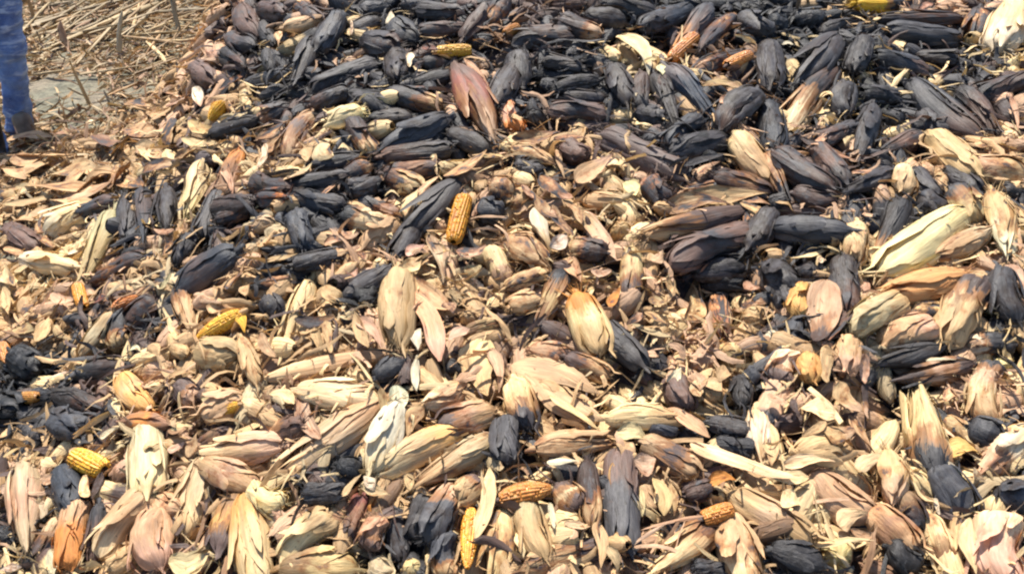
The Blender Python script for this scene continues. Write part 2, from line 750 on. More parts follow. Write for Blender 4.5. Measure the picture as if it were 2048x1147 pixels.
# ------------------------------------------------------------------ colours (albedo, linear)
PAL = {
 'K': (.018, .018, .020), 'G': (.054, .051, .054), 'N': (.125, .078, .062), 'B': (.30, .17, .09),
 'O': (.58, .24, .055), 'Y': (.74, .42, .04), 'T': (.56, .36, .18), 'C': (.76, .56, .295), 'V': (.80, .61, .28), 'W': (.72, .61, .42), 'M': (.72, .35, .04),
 'P': (.59, .37, .225), 'S': (.55, .42, .245), 'R': (.24, .08, .05), 'A': (.66, .36, .12)}
WORD = {'K': 'pitch black', 'G': 'charred grey', 'N': 'scorched dark brown', 'B': 'brown', 'O': 'orange', 'Y': 'yellow',  # pitch black and scorched dark brown also name ears painted in as shadow
        'T': 'tan', 'C': 'cream', 'V': 'pale yellow', 'W': 'whitish', 'P': 'pinkish tan', 'S': 'greyish straw', 'R': 'reddish brown', 'A': 'ochre', 'M': 'golden orange'}

# ------------------------------------------------------------------ heap surface
def sm(t):
    t = np.clip(t, 0, 1); return t * t * (3 - 2 * t)
def H(x, y):
    x = np.asarray(x, float); y = np.asarray(y, float)
    yy = np.minimum(y, 3.35 + .15 * np.tanh((y - 3.35)))
    z = .39 + .235 * (yy - 1.0)
    z = z - .5 * sm((y - 4.2) / 2.5)
    z = z + .028 * np.sin(3.1 * x + 1) * np.sin(2.7 * y) + .018 * np.sin(7.3 * x + .4) * np.cos(6.1 * y + 1.1) + .012 * np.sin(13 * x - 5 * y)
    for hx, hy, hd, hr in ((.505, 1.71, .13, .085), (-1.27, 1.75, .10, .10), (.83, 1.37, .12, .06)):      # hollows between the ears
        z = z - hd * np.exp(-((x - hx) ** 2 + (y - hy) ** 2) / hr ** 2)
    W = np.clip(1.55 - .28 * (y - 1.3), .9, 1.7)
    z = z * (.17 + .83 * sm((x + 1.78) / W))
    d1 = .55 * (x + 1.65) - .835 * (y - 4.0)
    d2 = (x + 1.66)
    d = np.maximum(d1, d2)
    far = sm((6.5 - y) / 1.5) * sm((3.6 - x) / 1.2) * sm((y + 1.2) / 1.0)
    return np.maximum(z, .02) * sm(d / .5) * far + .012 * np.sin(2.1 * x + 1.3 * y) * np.sin(1.7 * y - .8 * x)
FWD = np.array([0, math.cos(PITCH), -math.sin(PITCH)]); UP = np.array([0, math.sin(PITCH), math.cos(PITCH)]); RT = np.array([1., 0, 0])
TT = np.arange(.5, 9, .006)
def hit(px, py, lift=0.0):
    """the point of the heap (raised by lift) that is seen at this place of the photograph, and its depth"""
    d = FWD + (px - 1024) / FPX * RT + (573.5 - py) / FPX * UP
    P = np.array([0, 0, CAM_Z])[None] + TT[:, None] * d[None]
    below = P[:, 2] < H(P[:, 0], P[:, 1]) + lift
    i = int(np.argmax(below)) if below.any() else len(TT) - 1
    return P[i], TT[i]
def project(p):
    q = np.asarray(p, float) - np.array([0, 0, CAM_Z]); d = q @ FWD
    return 1024 + FPX * (q @ RT) / d, 573.5 - FPX * (q @ UP) / d
def normal(x, y, e=.06):
    n = np.array([-(H(x + e, y) - H(x - e, y)) / (2 * e), -(H(x, y + e) - H(x, y - e)) / (2 * e), 1.0])
    return n / np.linalg.norm(n)

# ------------------------------------------------------------------ materials
def N_(nt, t, **k):
    n = nt.nodes.new(t)
    for a, b in k.items(): setattr(n, a, b)
    return n
def math_(nt, op, a, b=None, c=None, clamp=False):
    n = nt.nodes.new('ShaderNodeMath'); n.operation = op; n.use_clamp = clamp
    for i, v in enumerate((a, b, c)):
        if v is None: continue
        if hasattr(v, 'is_output'): nt.links.new(v, n.inputs[i])
        else: n.inputs[i].default_value = v
    return n.outputs[0]
def mix(nt, f, a, b, mode='MIX'):
    n = nt.nodes.new('ShaderNodeMix'); n.data_type = 'RGBA'; n.blend_type = mode
    for s, v in ((n.inputs['Factor'], f), (n.inputs['A'], a), (n.inputs['B'], b)):
        if hasattr(v, 'is_output'): nt.links.new(v, s)
        elif isinstance(v, tuple): s.default_value = (*v[:3], 1)
        else: s.default_value = v
    return n.outputs['Result']
def noise(nt, vec, scale, detail=2, rough=.5):
    n = N_(nt, 'ShaderNodeTexNoise'); nt.links.new(vec, n.inputs['Vector'])
    n.inputs['Scale'].default_value = scale; n.inputs['Detail'].default_value = detail; n.inputs['Roughness'].default_value = rough
    return n.outputs['Fac']
def ramp01(nt, v, a, b, lo=0., hi=1.):
    n = N_(nt, 'ShaderNodeMapRange'); n.clamp = True
    nt.links.new(v, n.inputs[0])
    for i, q in enumerate((a, b, lo, hi)): n.inputs[i + 1].default_value = q
    return n.outputs[0]
def husk_material(name, stuff, kernel=False):
    m = bpy.data.materials.new(name); m.use_nodes = True; t = m.node_tree; L = t.links.new
    bs = t.nodes['Principled BSDF']; out = t.nodes['Material Output']
    uv = N_(t, 'ShaderNodeUVMap', uv_map='uv'); sep = N_(t, 'ShaderNodeSeparateXYZ'); L(uv.outputs[0], sep.inputs[0])
    u, v = sep.outputs[0], sep.outputs[1]
    if stuff:
        rnd = N_(t, 'ShaderNodeAttribute', attribute_name='rnd').outputs['Fac']
    else:
        rnd = N_(t, 'ShaderNodeAttribute', attribute_name='seed', attribute_type='OBJECT').outputs['Fac']
    def vec(su, sv):
        c = N_(t, 'ShaderNodeCombineXYZ')
        L(math_(t, 'MULTIPLY', u, su), c.inputs[0]); L(math_(t, 'MULTIPLY', v, sv), c.inputs[1]); L(math_(t, 'MULTIPLY', rnd, 37.0), c.inputs[2])
        return c.outputs[0]
    if stuff:
        base = N_(t, 'ShaderNodeAttribute', attribute_name='Col').outputs['Color']
        char = .22
    else:
        cs = [N_(t, 'ShaderNodeAttribute', attribute_name=a, attribute_type='OBJECT').outputs['Color'] for a in ('c0', 'c1', 'c2')]
        char = N_(t, 'ShaderNodeAttribute', attribute_name='char', attribute_type='OBJECT').outputs['Fac']
        up = math_(t, 'ADD', u, math_(t, 'MULTIPLY', math_(t, 'SUBTRACT', noise(t, vec(2.5, 4), 1.0, 4, .6), .5), .75))
        up = math_(t, 'ADD', up, math_(t, 'MULTIPLY', math_(t, 'SUBTRACT', noise(t, vec(.9, 22), 1.0, 3, .7), .5), .45))
        m0, m1 = ramp01(t, up, .22, .46), ramp01(t, up, .55, .78)
        base = mix(t, m0, cs[0], cs[1]); base = mix(t, m1, base, cs[2])
        # the scorched rim where pale husk meets char: burnt brown
        lu = []
        for c_ in cs:
            n_ = N_(t, 'ShaderNodeRGBToBW'); L(c_, n_.inputs[0]); lu.append(ramp01(t, n_.outputs[0], .10, .30))
        for mm, a_, b_ in ((m0, lu[0], lu[1]), (m1, lu[1], lu[2])):
            h_ = math_(t, 'MULTIPLY', math_(t, 'MULTIPLY', mm, math_(t, 'SUBTRACT', 1.0, mm)), 4.0)
            h_ = math_(t, 'MULTIPLY', h_, math_(t, 'ABSOLUTE', math_(t, 'SUBTRACT', a_, b_)))
            base = mix(t, math_(t, 'MULTIPLY', h_, .9), base, (.30, .135, .05))
    lum = N_(t, 'ShaderNodeRGBToBW'); L(base, lum.inputs[0])
    dark = ramp01(t, lum.outputs[0], .06, .22, 1., 0.)           # 1 where charred
    # long husk veins
    vein = noise(t, vec(2.4, 30), 1.0, 4, .75)
    vein2 = noise(t, vec(3.0, 11), 1.0, 2, .5)
    f = ramp01(t, vein, .30, .70, .66, 1.2)
    g = ramp01(t, vein2, .3, .7, .74, 1.14)
    k = math_(t, 'MULTIPLY', f, g)
    kc = N_(t, 'ShaderNodeCombineColor'); [L(k, kc.inputs[i]) for i in range(3)]
    colr = mix(t, 1.0, base, kc.outputs[0], 'MULTIPLY')
    # warm and greyish blotches of weathered husk
    bl = noise(t, vec(2.2, 5), 1.3, 3, .6)
    colr = mix(t, ramp01(t, bl, .50, .72, 0, .55), colr, mix(t, 1.0, colr, (.80, .66, .52), 'MULTIPLY'))
    b2 = noise(t, vec(4.1, 7), 1.7, 3, .6)
    # scorching: brown halo, then char
    sc = noise(t, vec(2.4, 4.5), 1.2, 5, .62)
    thr = math_(t, 'SUBTRACT', .84, math_(t, 'MULTIPLY', char, .42)) if not stuff else .84 - .42 * char
    e = math_(t, 'SUBTRACT', math_(t, 'ADD', sc, math_(t, 'MULTIPLY', math_(t, 'SUBTRACT', vein, .5), .16)), thr)
    colr = mix(t, math_(t, 'MULTIPLY', ramp01(t, e, -.14, 0.0), .85), colr, mix(t, 1.0, colr, (.52, .30, .16), 'MULTIPLY'))
    colr = mix(t, ramp01(t, e, -.02, .07), colr, (.050, .044, .046))
    # fly specks and little holes
    sp = noise(t, vec(13, 30), 1.0, 1, .5)
    colr = mix(t, ramp01(t, sp, .735, .77, 0, .7), colr, mix(t, 1.0, colr, (.32, .25, .2), 'MULTIPLY'))
    # ash on the charred areas
    ash = ramp01(t, b2, .52, .72, 0, .55)
    colr = mix(t, math_(t, 'MULTIPLY', ash, dark), colr, (.125, .118, .118))
    L(colr, bs.inputs['Base Color'])
    rr = ramp01(t, dark, 0, 1, .62, .55)
    L(rr, bs.inputs['Roughness']); bs.inputs['Specular IOR Level'].default_value = .38
    bp = N_(t, 'ShaderNodeBump'); bp.inputs['Distance'].default_value = .0035; bp.inputs['Strength'].default_value = .8
    hgt = math_(t, 'ADD', vein, math_(t, 'MULTIPLY', vein2, .9)); L(hgt, bp.inputs['Height']); L(bp.outputs[0], bs.inputs['Normal'])
    if kernel:
        bs.inputs['Roughness'].default_value = .35
        for l in list(bs.inputs['Roughness'].links): t.links.remove(l)
        bp.inputs['Strength'].default_value = .15
        wn = noise(t, vec(26, 14), 1.0, 0, .5); L(mix(t, ramp01(t, wn, .40, .62, 0, .55), colr, mix(t, 1.0, colr, (.72, .42, .25), 'MULTIPLY')), bs.inputs['Base Color'])
    else:
        tr = N_(t, 'ShaderNodeBsdfTranslucent'); L(mix(t, 1.0, colr, (1., .86, .62), 'MULTIPLY'), tr.inputs[0])
        ms = N_(t, 'ShaderNodeMixShader'); ms.inputs[0].default_value = .16
        L(bs.outputs[0], ms.inputs[1]); L(tr.outputs[0], ms.inputs[2]); L(ms.outputs[0], out.inputs['Surface'])
    return m
M_HUSK = husk_material('husk', False); M_KERN = husk_material('kernels', False, True); M_STUFF = husk_material('husk_litter', True)
def simple(name, col, rough=.7, var=.3, scale=20, bump=.3, stretch=(1, 1, 1), col2=None):
    m = bpy.data.materials.new(name); m.use_nodes = True; t = m.node_tree; bs = t.nodes['Principled BSDF']
    tc = N_(t, 'ShaderNodeTexCoord'); mp = N_(t, 'ShaderNodeMapping'); mp.inputs['Scale'].default_value = stretch
    t.links.new(tc.outputs['Object'], mp.inputs[0])
    n = noise(t, mp.outputs[0], scale, 4, .6)
    c2 = col2 or tuple(c * (1 - var) for c in col)
    t.links.new(mix(t, ramp01(t, n, .35, .65), c2, col), bs.inputs['Base Color'])
    bs.inputs['Roughness'].default_value = rough
    bp = N_(t, 'ShaderNodeBump'); bp.inputs['Distance'].default_value = .01; bp.inputs['Strength'].default_value = bump
    t.links.new(n, bp.inputs['Height']); t.links.new(bp.outputs[0], bs.inputs['Normal'])
    return m

# ------------------------------------------------------------------ ground with the heap's body
def ground():
    def axis(a, b, st, far, n):
        core = np.arange(a, b + 1e-6, st); o = np.geomspace(1, far, n)
        return np.concatenate([a - o[::-1], core, b + o])
    xs = axis(-4, 3.8, .05, 300, 14); ys = axis(-1.5, 7.5, .05, 300, 14)
    X, Y = np.meshgrid(xs, ys); rs = np.random.RandomState(3)
    Z = H(X, Y) + rs.normal(0, .006, X.shape) - .035 * sm((H(X, Y) - .1) / .2)
    v = np.stack([X, Y, Z], -1).reshape(-1, 3); nx = len(xs)
    i = np.arange(len(ys) - 1)[:, None] * nx + np.arange(nx - 1)[None]; i = i.ravel()
    f = np.stack([i, i + 1, i + 1 + nx, i + nx], 1)
    me = bpy.data.meshes.new('ground'); me.from_pydata(v.tolist(), [], f.tolist()); me.update()
    m = bpy.data.materials.new('soil'); m.use_nodes = True; t = m.node_tree; bs = t.nodes['Principled BSDF']
    tc = N_(t, 'ShaderNodeTexCoord'); P = tc.outputs['Object']
    a = noise(t, P, 1.6, 4, .6); b = noise(t, P, 26, 4, .7); c = noise(t, P, 90, 2, .6)
    col = mix(t, ramp01(t, b, .35, .65), (.11, .09, .065), (.23, .19, .13))
    col = mix(t, ramp01(t, c, .55, .7, 0, .5), col, (.30, .25, .17))
    col = mix(t, ramp01(t, a, .44, .54, 0, .8), col, mix(t, ramp01(t, b, .4, .6), (.085, .086, .060), (.15, .145, .10)))
    s = N_(t, 'ShaderNodeSeparateXYZ'); t.links.new(P, s.inputs[0])
    col = mix(t, ramp01(t, s.outputs[2], .10, .26), col, mix(t, ramp01(t, b, .4, .6), (.035, .03, .032), (.13, .09, .07)))
    t.links.new(col, bs.inputs['Base Color']); bs.inputs['Roughness'].default_value = .9
    bp = N_(t, 'ShaderNodeBump'); bp.inputs['Distance'].default_value = .02; bp.inputs['Strength'].default_value = .7
    t.links.new(b, bp.inputs['Height']); t.links.new(bp.outputs[0], bs.inputs['Normal'])
    me.materials.append(m); o = bpy.data.objects.new('ground', me); COL.objects.link(o); o['kind'] = 'structure'
    o['label'] = 'dusty soil under the heap of burnt ears'
ground()

# ------------------------------------------------------------------ shape prototypes (unit length along X, unit width)
class G:
    def __init__(s): s.v = []; s.f = []; s.uv = []; s.n = 0
    def grid(s, P, UV, flip=False):
        a, b = P.shape[:2]; base = s.n
        s.v.append(P.reshape(-1, 3)); s.uv.append(UV.reshape(-1, 2)); s.n += a * b
        i = (np.arange(a - 1)[:, None] * b + np.arange(b - 1)[None]).ravel() + base
        f = np.stack([i, i + 1, i + 1 + b, i + b], 1)
        s.f.append(f[:, ::-1] if flip else f)
    def arrays(s): return np.concatenate(s.v), np.concatenate(s.f), np.concatenate(s.uv)
PROF = {
 'fat':   ([0, .04, .13, .33, .60, .82, .93, .98, 1.0], [.18, .34, .45, .50, .49, .42, .30, .16, .04]),
 'slim':  ([0, .05, .18, .38, .60, .80, .92, 1.0],      [.14, .27, .42, .50, .46, .32, .18, .03]),
 'blunt': ([0, .03, .09, .30, .62, .84, .94, .985, 1.0], [.26, .40, .47, .50, .495, .46, .38, .24, .06]),
 'taper': ([0, .05, .16, .30, .50, .70, .87, 1.0],      [.16, .34, .47, .50, .43, .30, .17, .02])}
def Rf(prof, t):
    a, b = PROF[prof]; t = np.asarray(t, float)
    r = (np.interp(t - .015, a, b) + np.interp(t, a, b) + np.interp(t + .015, a, b)) / 3
    return np.where(t > 1, .03, r)
from mathutils import noise as MN
def crumple(P, amp, fx, fr, seed):
    """irregular dents and fibres: a displacement by fractal noise"""
    Q = P.copy(); F = P.reshape(-1, 3); out = Q.reshape(-1, 3); o = Vector((seed * 3.7, seed * 1.3, seed * .7))
    for i, p in enumerate(F):
        v = Vector((p[0] * fx, p[1] * fr, p[2] * fr)) + o
        d = MN.noise_vector(v) + MN.noise_vector(v * 2.3) * .5
        out[i, 1] += amp * d.y; out[i, 2] += amp * d.z; out[i, 0] += amp * .3 * d.x
    return Q
def bend(P, by, bz, tw=0, dent=0):
    P = P.copy(); t = P[..., 0]
    if dent:
        q = 1 + .07 * np.sin(5.3 * t + dent) * np.sin(2 * np.arctan2(P[..., 2], P[..., 1]) + dent * 3) + .04 * np.sin(11 * t + dent * 2)
        P[..., 1] *= q; P[..., 2] *= q
    a = tw * (t - .5); y, z = P[..., 1] * np.cos(a) - P[..., 2] * np.sin(a), P[..., 1] * np.sin(a) + P[..., 2] * np.cos(a)
    k = np.sin(np.pi * np.clip(t, -.2, 1.2)) - .5
    P[..., 1] = y + by * k; P[..., 2] = z + bz * k
    if dent: P = crumple(P, .034, 3.2, 3.6, dent)
    return P
def sheet(prof, t0, t1, thc, span, off, nt_, nv, rs, edge=.05, tip=.0, open_=0., ln=None):
    if ln: t1 = min(t0 + ln, 1.2)
    t = np.linspace(0, 1, nt_); T = (t0 + (t1 - t0) * t)[:, None]; s = np.linspace(-1, 1, nv)[None]
    wprof = np.sqrt(np.clip(1 - t ** 5.5, 0, 1))[:, None] * (.78 + .22 * np.sin(np.pi * np.clip(t * 1.2, 0, 1)))[:, None]
    ph = rs.uniform(0, 6.28, 4); skew = rs.normal(0, .4)
    jag = np.abs(s) ** 3 * np.sign(s) * (rs.normal(0, .035, (nt_, 1)) + .06 * np.sin(17 * T + ph[3]))
    th = thc + skew * t[:, None] + s * span / 2 * wprof + jag * min(span, 1.)
    r = Rf(prof, np.minimum(T, 1.0)) + off + edge * np.abs(s) ** 5 * (.5 + .5 * np.sin(5 * T + ph[0] + s))
    r = r + (.010 * np.sin(7 * th + 3 * T + ph[1]) + .006 * np.sin(19 * th + 3 * T + ph[2])) * np.clip(1.15 - T, .2, 1)
    r = r + tip * np.clip((t[:, None] - .62) / .38, 0, 1) ** 2 + open_ * t[:, None] ** 1.4
    P = np.stack([T + 0 * s, r * np.cos(th), r * np.sin(th)], -1)
    UV = np.stack([T + 0 * s, th / 6.2832 + rs.uniform(0, 1)], -1)
    return P, UV
def husk_arrays(prof, seed, ns=6, hi=True, opened=False, by=0, bz=0, tw=0):
    rs = np.random.RandomState(seed); g = G()
    nt_, nr = (26, 34) if hi else (14, 16)
    t = np.linspace(0, 1, nt_)[:, None]; th = np.linspace(0, 2 * np.pi, nr)[None]
    r = Rf(prof, t) * (.93 if not opened else .80) + .008 * np.sin(11 * th + 3 * t + seed)
    r[-1] *= .02; r[-2] *= .8
    if not hi: r = r + .03 * np.sin(3 * th + 4 * t + seed) + .02 * np.sin(7 * th + seed)
    if not opened: g.grid(bend(np.stack([t + 0 * th, r * np.cos(th), r * np.sin(th)], -1), by, bz, tw, seed), np.stack([t + 0 * th, th / 6.2832 + 0 * t], -1), True)
    for k in range(ns):
        a = k * 2.39996 + rs.uniform(-.3, .3)
        if opened: a = -np.pi / 2 + rs.uniform(-1.25, 1.25) if k < ns - 2 else (-.15 if k % 2 else np.pi + .15)
        P, UV = sheet(prof, rs.uniform(-.03, .05), rs.uniform(.93, 1.05) + (.10 if k == ns - 1 and seed % 2 else 0), a, rs.uniform(1.9, 3.0), .003 + .006 * k, 24 if hi else 12, 11 if hi else 6, rs,
                      edge=rs.uniform(.0, .035), tip=rs.uniform(-.03, .01) + (.05 if rs.rand() < .12 else 0), open_=(.12 * rs.rand() if opened else 0))
        g.grid(bend(P, by, bz, tw, seed), UV)
    if hi:                                                     # torn strips of husk lying along the ear
        for k in range(9):
            P, UV = sheet(prof, rs.uniform(-.12, .45), 0, rs.uniform(0, 6.28), rs.uniform(.12, .5), .045 + .004 * k, 14, 4, rs, edge=.02, tip=rs.uniform(-.02, .16), ln=rs.uniform(.35, .8), open_=rs.choice([0, 0, .05, .12]))
            g.grid(bend(P, by, bz, tw, seed), UV)
    return g.arrays()
def flap_arrays(prof, seed, hi=True):
    rs = np.random.RandomState(seed); g = G()
    P, UV = sheet(prof, -.02, rs.uniform(.7, 1.25), rs.uniform(.1, 3.0), rs.uniform(.5, 1.25), .06, 16, 7, rs, edge=-.04, tip=.1, open_=rs.uniform(.05, .34))
    g.grid(P, UV); return g.arrays()
def leaf_arrays(seed, hi=True, fold=False):
    rs = np.random.RandomState(seed); g = G(); nt_, nv = (24, 11) if hi else (8, 5)
    t = np.linspace(0, 1, nt_)[:, None]; s = np.linspace(-1, 1, nv)[None]
    p = rs.uniform(.62, .9); hw = .5 * np.sin(np.pi * np.clip(t, .004, .985) ** p) ** rs.uniform(.55, .85)
    hw = hw * (1 + .06 * np.sin(9 * t + rs.uniform(0, 6)))
    cup = rs.uniform(.25, .75) * (1 if rs.rand() < .62 else -1)
    cr = rs.uniform(1.0, 1.9)                                  # cross section as an arc
    ang = s * cr * .5 * (1 + .3 * np.sin(4 * t + seed))
    y = hw * np.sin(ang) / math.sin(min(cr * .5, 1.5)); z = np.sign(cup) * hw * (np.cos(ang) - 1) * 1.1
    y = y + .05 * np.sin(5 * t + rs.uniform(0, 6)) * 1.4
    z = z + .035 * np.sin(11 * t + rs.uniform(0, 6) + 2 * s) * s ** 2 + .012 * np.sin(14 * s + 3 * t)
    arch = rs.uniform(-.35, .45); tw = rs.uniform(-1.3, 1.3)
    P = np.stack([t + 0 * s, y, z], -1); P = bend(P, rs.uniform(-.28, .28), arch, tw)
    P[..., 2] += rs.uniform(0, .35) * np.clip(t - .7, 0, 1) ** 2 * 8 * rs.choice([-1, 1])
    P = crumple(P, .05 if hi else .10, 4.5, 3.0, seed % 50 + 1)
    UV = np.stack([t + 0 * s, .16 * s + rs.uniform(0, 1) + 0 * t], -1)
    g.grid(P, UV)
    if hi:                                                     # under side: the leaf has thickness
        Q = P.copy(); Q[..., 2] -= .018; g.grid(Q, UV, True)
        for e in (0, -1):
            g.grid(np.stack([P[:, e], Q[:, e]], 1), np.stack([UV[:, e], UV[:, e]], 1))
    return g.arrays()
def tube(g, pts, rad, u0, u1, n=6, v0=0.):
    pts = np.asarray(pts, float); T = np.gradient(pts, axis=0); T /= np.linalg.norm(T, axis=1)[:, None] + 1e-9
    ref = np.array([.3, .2, .93]); A = np.cross(T, ref); A /= np.linalg.norm(A, axis=1)[:, None] + 1e-9; B = np.cross(T, A)
    th = np.linspace(0, 2 * np.pi, n + 1)[None, :, None]; rad = np.broadcast_to(rad, (len(pts),))[:, None, None]
    P = pts[:, None] + rad * (np.cos(th) * A[:, None] + np.sin(th) * B[:, None])
    uu = np.linspace(u0, u1, len(pts))[:, None] + 0 * th[..., 0]
    g.grid(P, np.stack([uu, v0 + th[..., 0] / 6.28 * .3 + 0 * uu], -1))
def shank_arrays(seed):
    rs = np.random.RandomState(seed); g = G()
    p = [(.06, 0, 0), (0, 0, 0), (-.05, rs.uniform(-.03, .03), 0), (-.10, rs.uniform(-.1, .1), rs.uniform(-.05, .05)), (-.112, 0, 0)]
    tube(g, p, np.array([.15, .15, .12, .13, .02]), 0, 0, 9); return g.arrays()
def silk_arrays(seed, n=15, x0=.95, sgn=1, ln=.16):
    rs = np.random.RandomState(seed); g = G()
    for k in range(n):
        d = rs.normal(0, .2, 2); L = rs.uniform(.5, 1.2) * ln; q = rs.normal(0, .12, 2)
        s = np.linspace(0, 1, 5)
        pts = np.stack([x0 + sgn * (L * s - .03), d[0] * .2 + d[0] * s + q[0] * s * s, d[1] * .2 + d[1] * s * .7 + q[1] * s * s], 1)
        tube(g, pts, np.linspace(.022, .006, 5) * rs.uniform(.6, 1.5), 1 if sgn > 0 else 0, 1 if sgn > 0 else 0, 3, rs.rand())
    return g.arrays()
def cob_arrays(seed, prof='blunt', sc=.9, rows=18, per=36, bite=.0):
    """rows of kernels, each a little rounded block, a few missing"""
    rs = np.random.RandomState(seed); g = G(); m = 4
    nt_, nr = per * m + 1, rows * m + 1
    t = np.linspace(.03, .985, nt_)[:, None]; a = np.linspace(0, 1, nr)[None]
    th = 2 * np.pi * a + .25 * t
    kt = np.abs(np.sin(np.pi * (t - .03) / .955 * per)); ka = np.abs(np.sin(np.pi * a * rows))
    it = np.minimum(((t - .03) / .955 * per).astype(int), per - 1); ia = (a * rows).astype(int) % rows
    miss = rs.rand(per, rows) < bite; mm = miss[it + 0 * ia, ia + 0 * it]
    bump = np.sqrt(np.clip(kt * ka, 0, 1)) * (.065 + .03 * rs.rand(per, rows)[it + 0 * ia, ia + 0 * it])
    r = (Rf(prof, t) * sc * .9) + np.where(mm, -.035, bump)
    P = bend(np.stack([t + 0 * th, r * np.cos(th), r * np.sin(th)], -1), 0, .04)
    g.grid(P, np.stack([t + 0 * th, a + 0 * t], -1), True); return g.arrays()
def strip_arrays(seed):
    rs = np.random.RandomState(seed); s = np.linspace(0, 1, 6)[:, None]; e = np.array([-1, 1])[None]
    y = e * .5 * np.sqrt(np.clip(np.sin(np.pi * np.clip(s, .03, .97)), 0, 1)); c = rs.normal(0, 1.4, 4)
    P = np.stack([s + 0 * e, y + c[0] * np.sin(np.pi * s) + c[1] * np.sin(2 * np.pi * s) * .5, .35 * e * c[2] + c[3] * np.sin(np.pi * s)], -1)
    g = G(); g.grid(P, np.stack([s + 0 * e, .03 * e + rs.rand() + 0 * s], -1)); return g.arrays()

def mesh(name, arr, mat):
    v, f, uv = arr; me = bpy.data.meshes.new(name); me.from_pydata(v.tolist(), [], f.tolist())
    l = me.uv_layers.new(name='uv'); l.data.foreach_set('uv', uv[f.ravel()].astype(np.float32).ravel())
    me.polygons.foreach_set('use_smooth', np.ones(len(f), bool)); me.materials.append(mat); me.update(); return me
def link(name, data, parent=None):
    o = bpy.data.objects.new(name, data); COL.objects.link(o)
    if parent: o.parent = parent
    return o
BENDS = [(0, 0, 0), (.14, .03, .5), (-.16, .05, -.6), (.05, -.08, .8), (-.25, .02, .3), (.22, .08, -.4)]
def make_ear(prof, seed, bd, fray):
    r = link('corn_ear', None)
    link('husk', mesh('husk', husk_arrays(prof, seed, 4 + seed % 3, True, False, *bd), M_HUSK), r)
    for k in range(2): link('husk_leaf', mesh('husk_leaf', flap_arrays(prof, seed * 7 + k), M_HUSK), r)
    link('shank', mesh('shank', shank_arrays(seed), M_HUSK), r)
    link('silk_tuft', mesh('silk_tuft', silk_arrays(seed + 5), M_HUSK), r)
    if fray: link('frayed_husk_end', mesh('frayed_husk_end', silk_arrays(seed + 9, 22, .04, -1, .26), M_HUSK), r)
    return r
def make_cob(prof, seed, remnant):
    r = link('corn_cob', None)
    link('kernels', mesh('kernels', cob_arrays(seed, prof, 1.0, bite=.10), M_KERN), r)
    link('shank', mesh('shank', shank_arrays(seed), M_HUSK), r)
    for k in range(remnant):
        g = G(); rs = np.random.RandomState(seed + 50 + k)
        P, UV = sheet(prof, -.08, rs.uniform(.25, .6), -np.pi / 2 + (k - 1) * 1.5, 1.3, .04, 12, 7, rs, edge=.05, open_=.25); g.grid(P, UV)
        link('husk_leaf', mesh('husk_leaf', g.arrays(), M_HUSK), r)
    return r
def copy_thing(root):
    c = root.copy(); COL.objects.link(c)
    for ch in root.children:
        d = ch.copy(); COL.objects.link(d); d.parent = c
    return c

EARS = {}
for pi, pr in enumerate(('fat', 'slim', 'blunt', 'taper')):
    for k in range(4):
        EARS.setdefault(pr, []).append([make_ear(pr, 11 + pi * 17 + k * 5, BENDS[(pi + k * 2) % 6], k in (1, 3)), True])
ENDS = [[make_ear('blunt', 77 + k, BENDS[0], False), True] for k in range(3)]
COBS = [[make_cob('blunt', 3, 2), True], [make_cob('slim', 8, 3), True], [make_cob('blunt', 21, 1), True]]
LEAVES = [mesh('husk_leaf', leaf_arrays(200 + k), M_HUSK) for k in range(16)]

# ------------------------------------------------------------------ the pieces one by one
rows = []; ox = oy = 0
for ln in DATA.strip().splitlines():
    txt = ln.split('|'); q = txt[0].split()
    if q[0] == '@': ox, oy = int(q[1]), int(q[2]); continue
    a = [float(z) for z in q[1:-1]]; S = .3488
    if q[0] == 'D': a = [a[0], a[1], a[0], a[1], a[2]]
    r = dict(t=q[0], p0=(ox + a[0] * S, oy + a[1] * S), p1=(ox + a[2] * S, oy + a[3] * S), w=a[4] * S, c=q[-1], label=None, short=None)
    if len(txt) > 1:
        lb = [z.strip() for z in txt[1].split(';')]; r['label'] = lb[0]; r['short'] = lb[1]
    r['mid'] = ((r['p0'][0] + r['p1'][0]) / 2, (r['p0'][1] + r['p1'][1]) / 2)
    r['len'] = math.hypot(r['p0'][0] - r['p1'][0], r['p0'][1] - r['p1'][1])
    r['c3'] = (r['c'] * 3)[:3] if len(r['c']) == 1 else (r['c'][0] + r['c'] if len(r['c']) == 2 else r['c'])
    rows.append(r)
ear_rows = [r for r in rows if r['t'] in 'ED']
ear_rows.sort(key=lambda r: -max(r['len'], r['w']) * r['w'] - (1e6 if r['label'] else 0))
for i, r in enumerate(ear_rows): r['extra'] = i >= 299

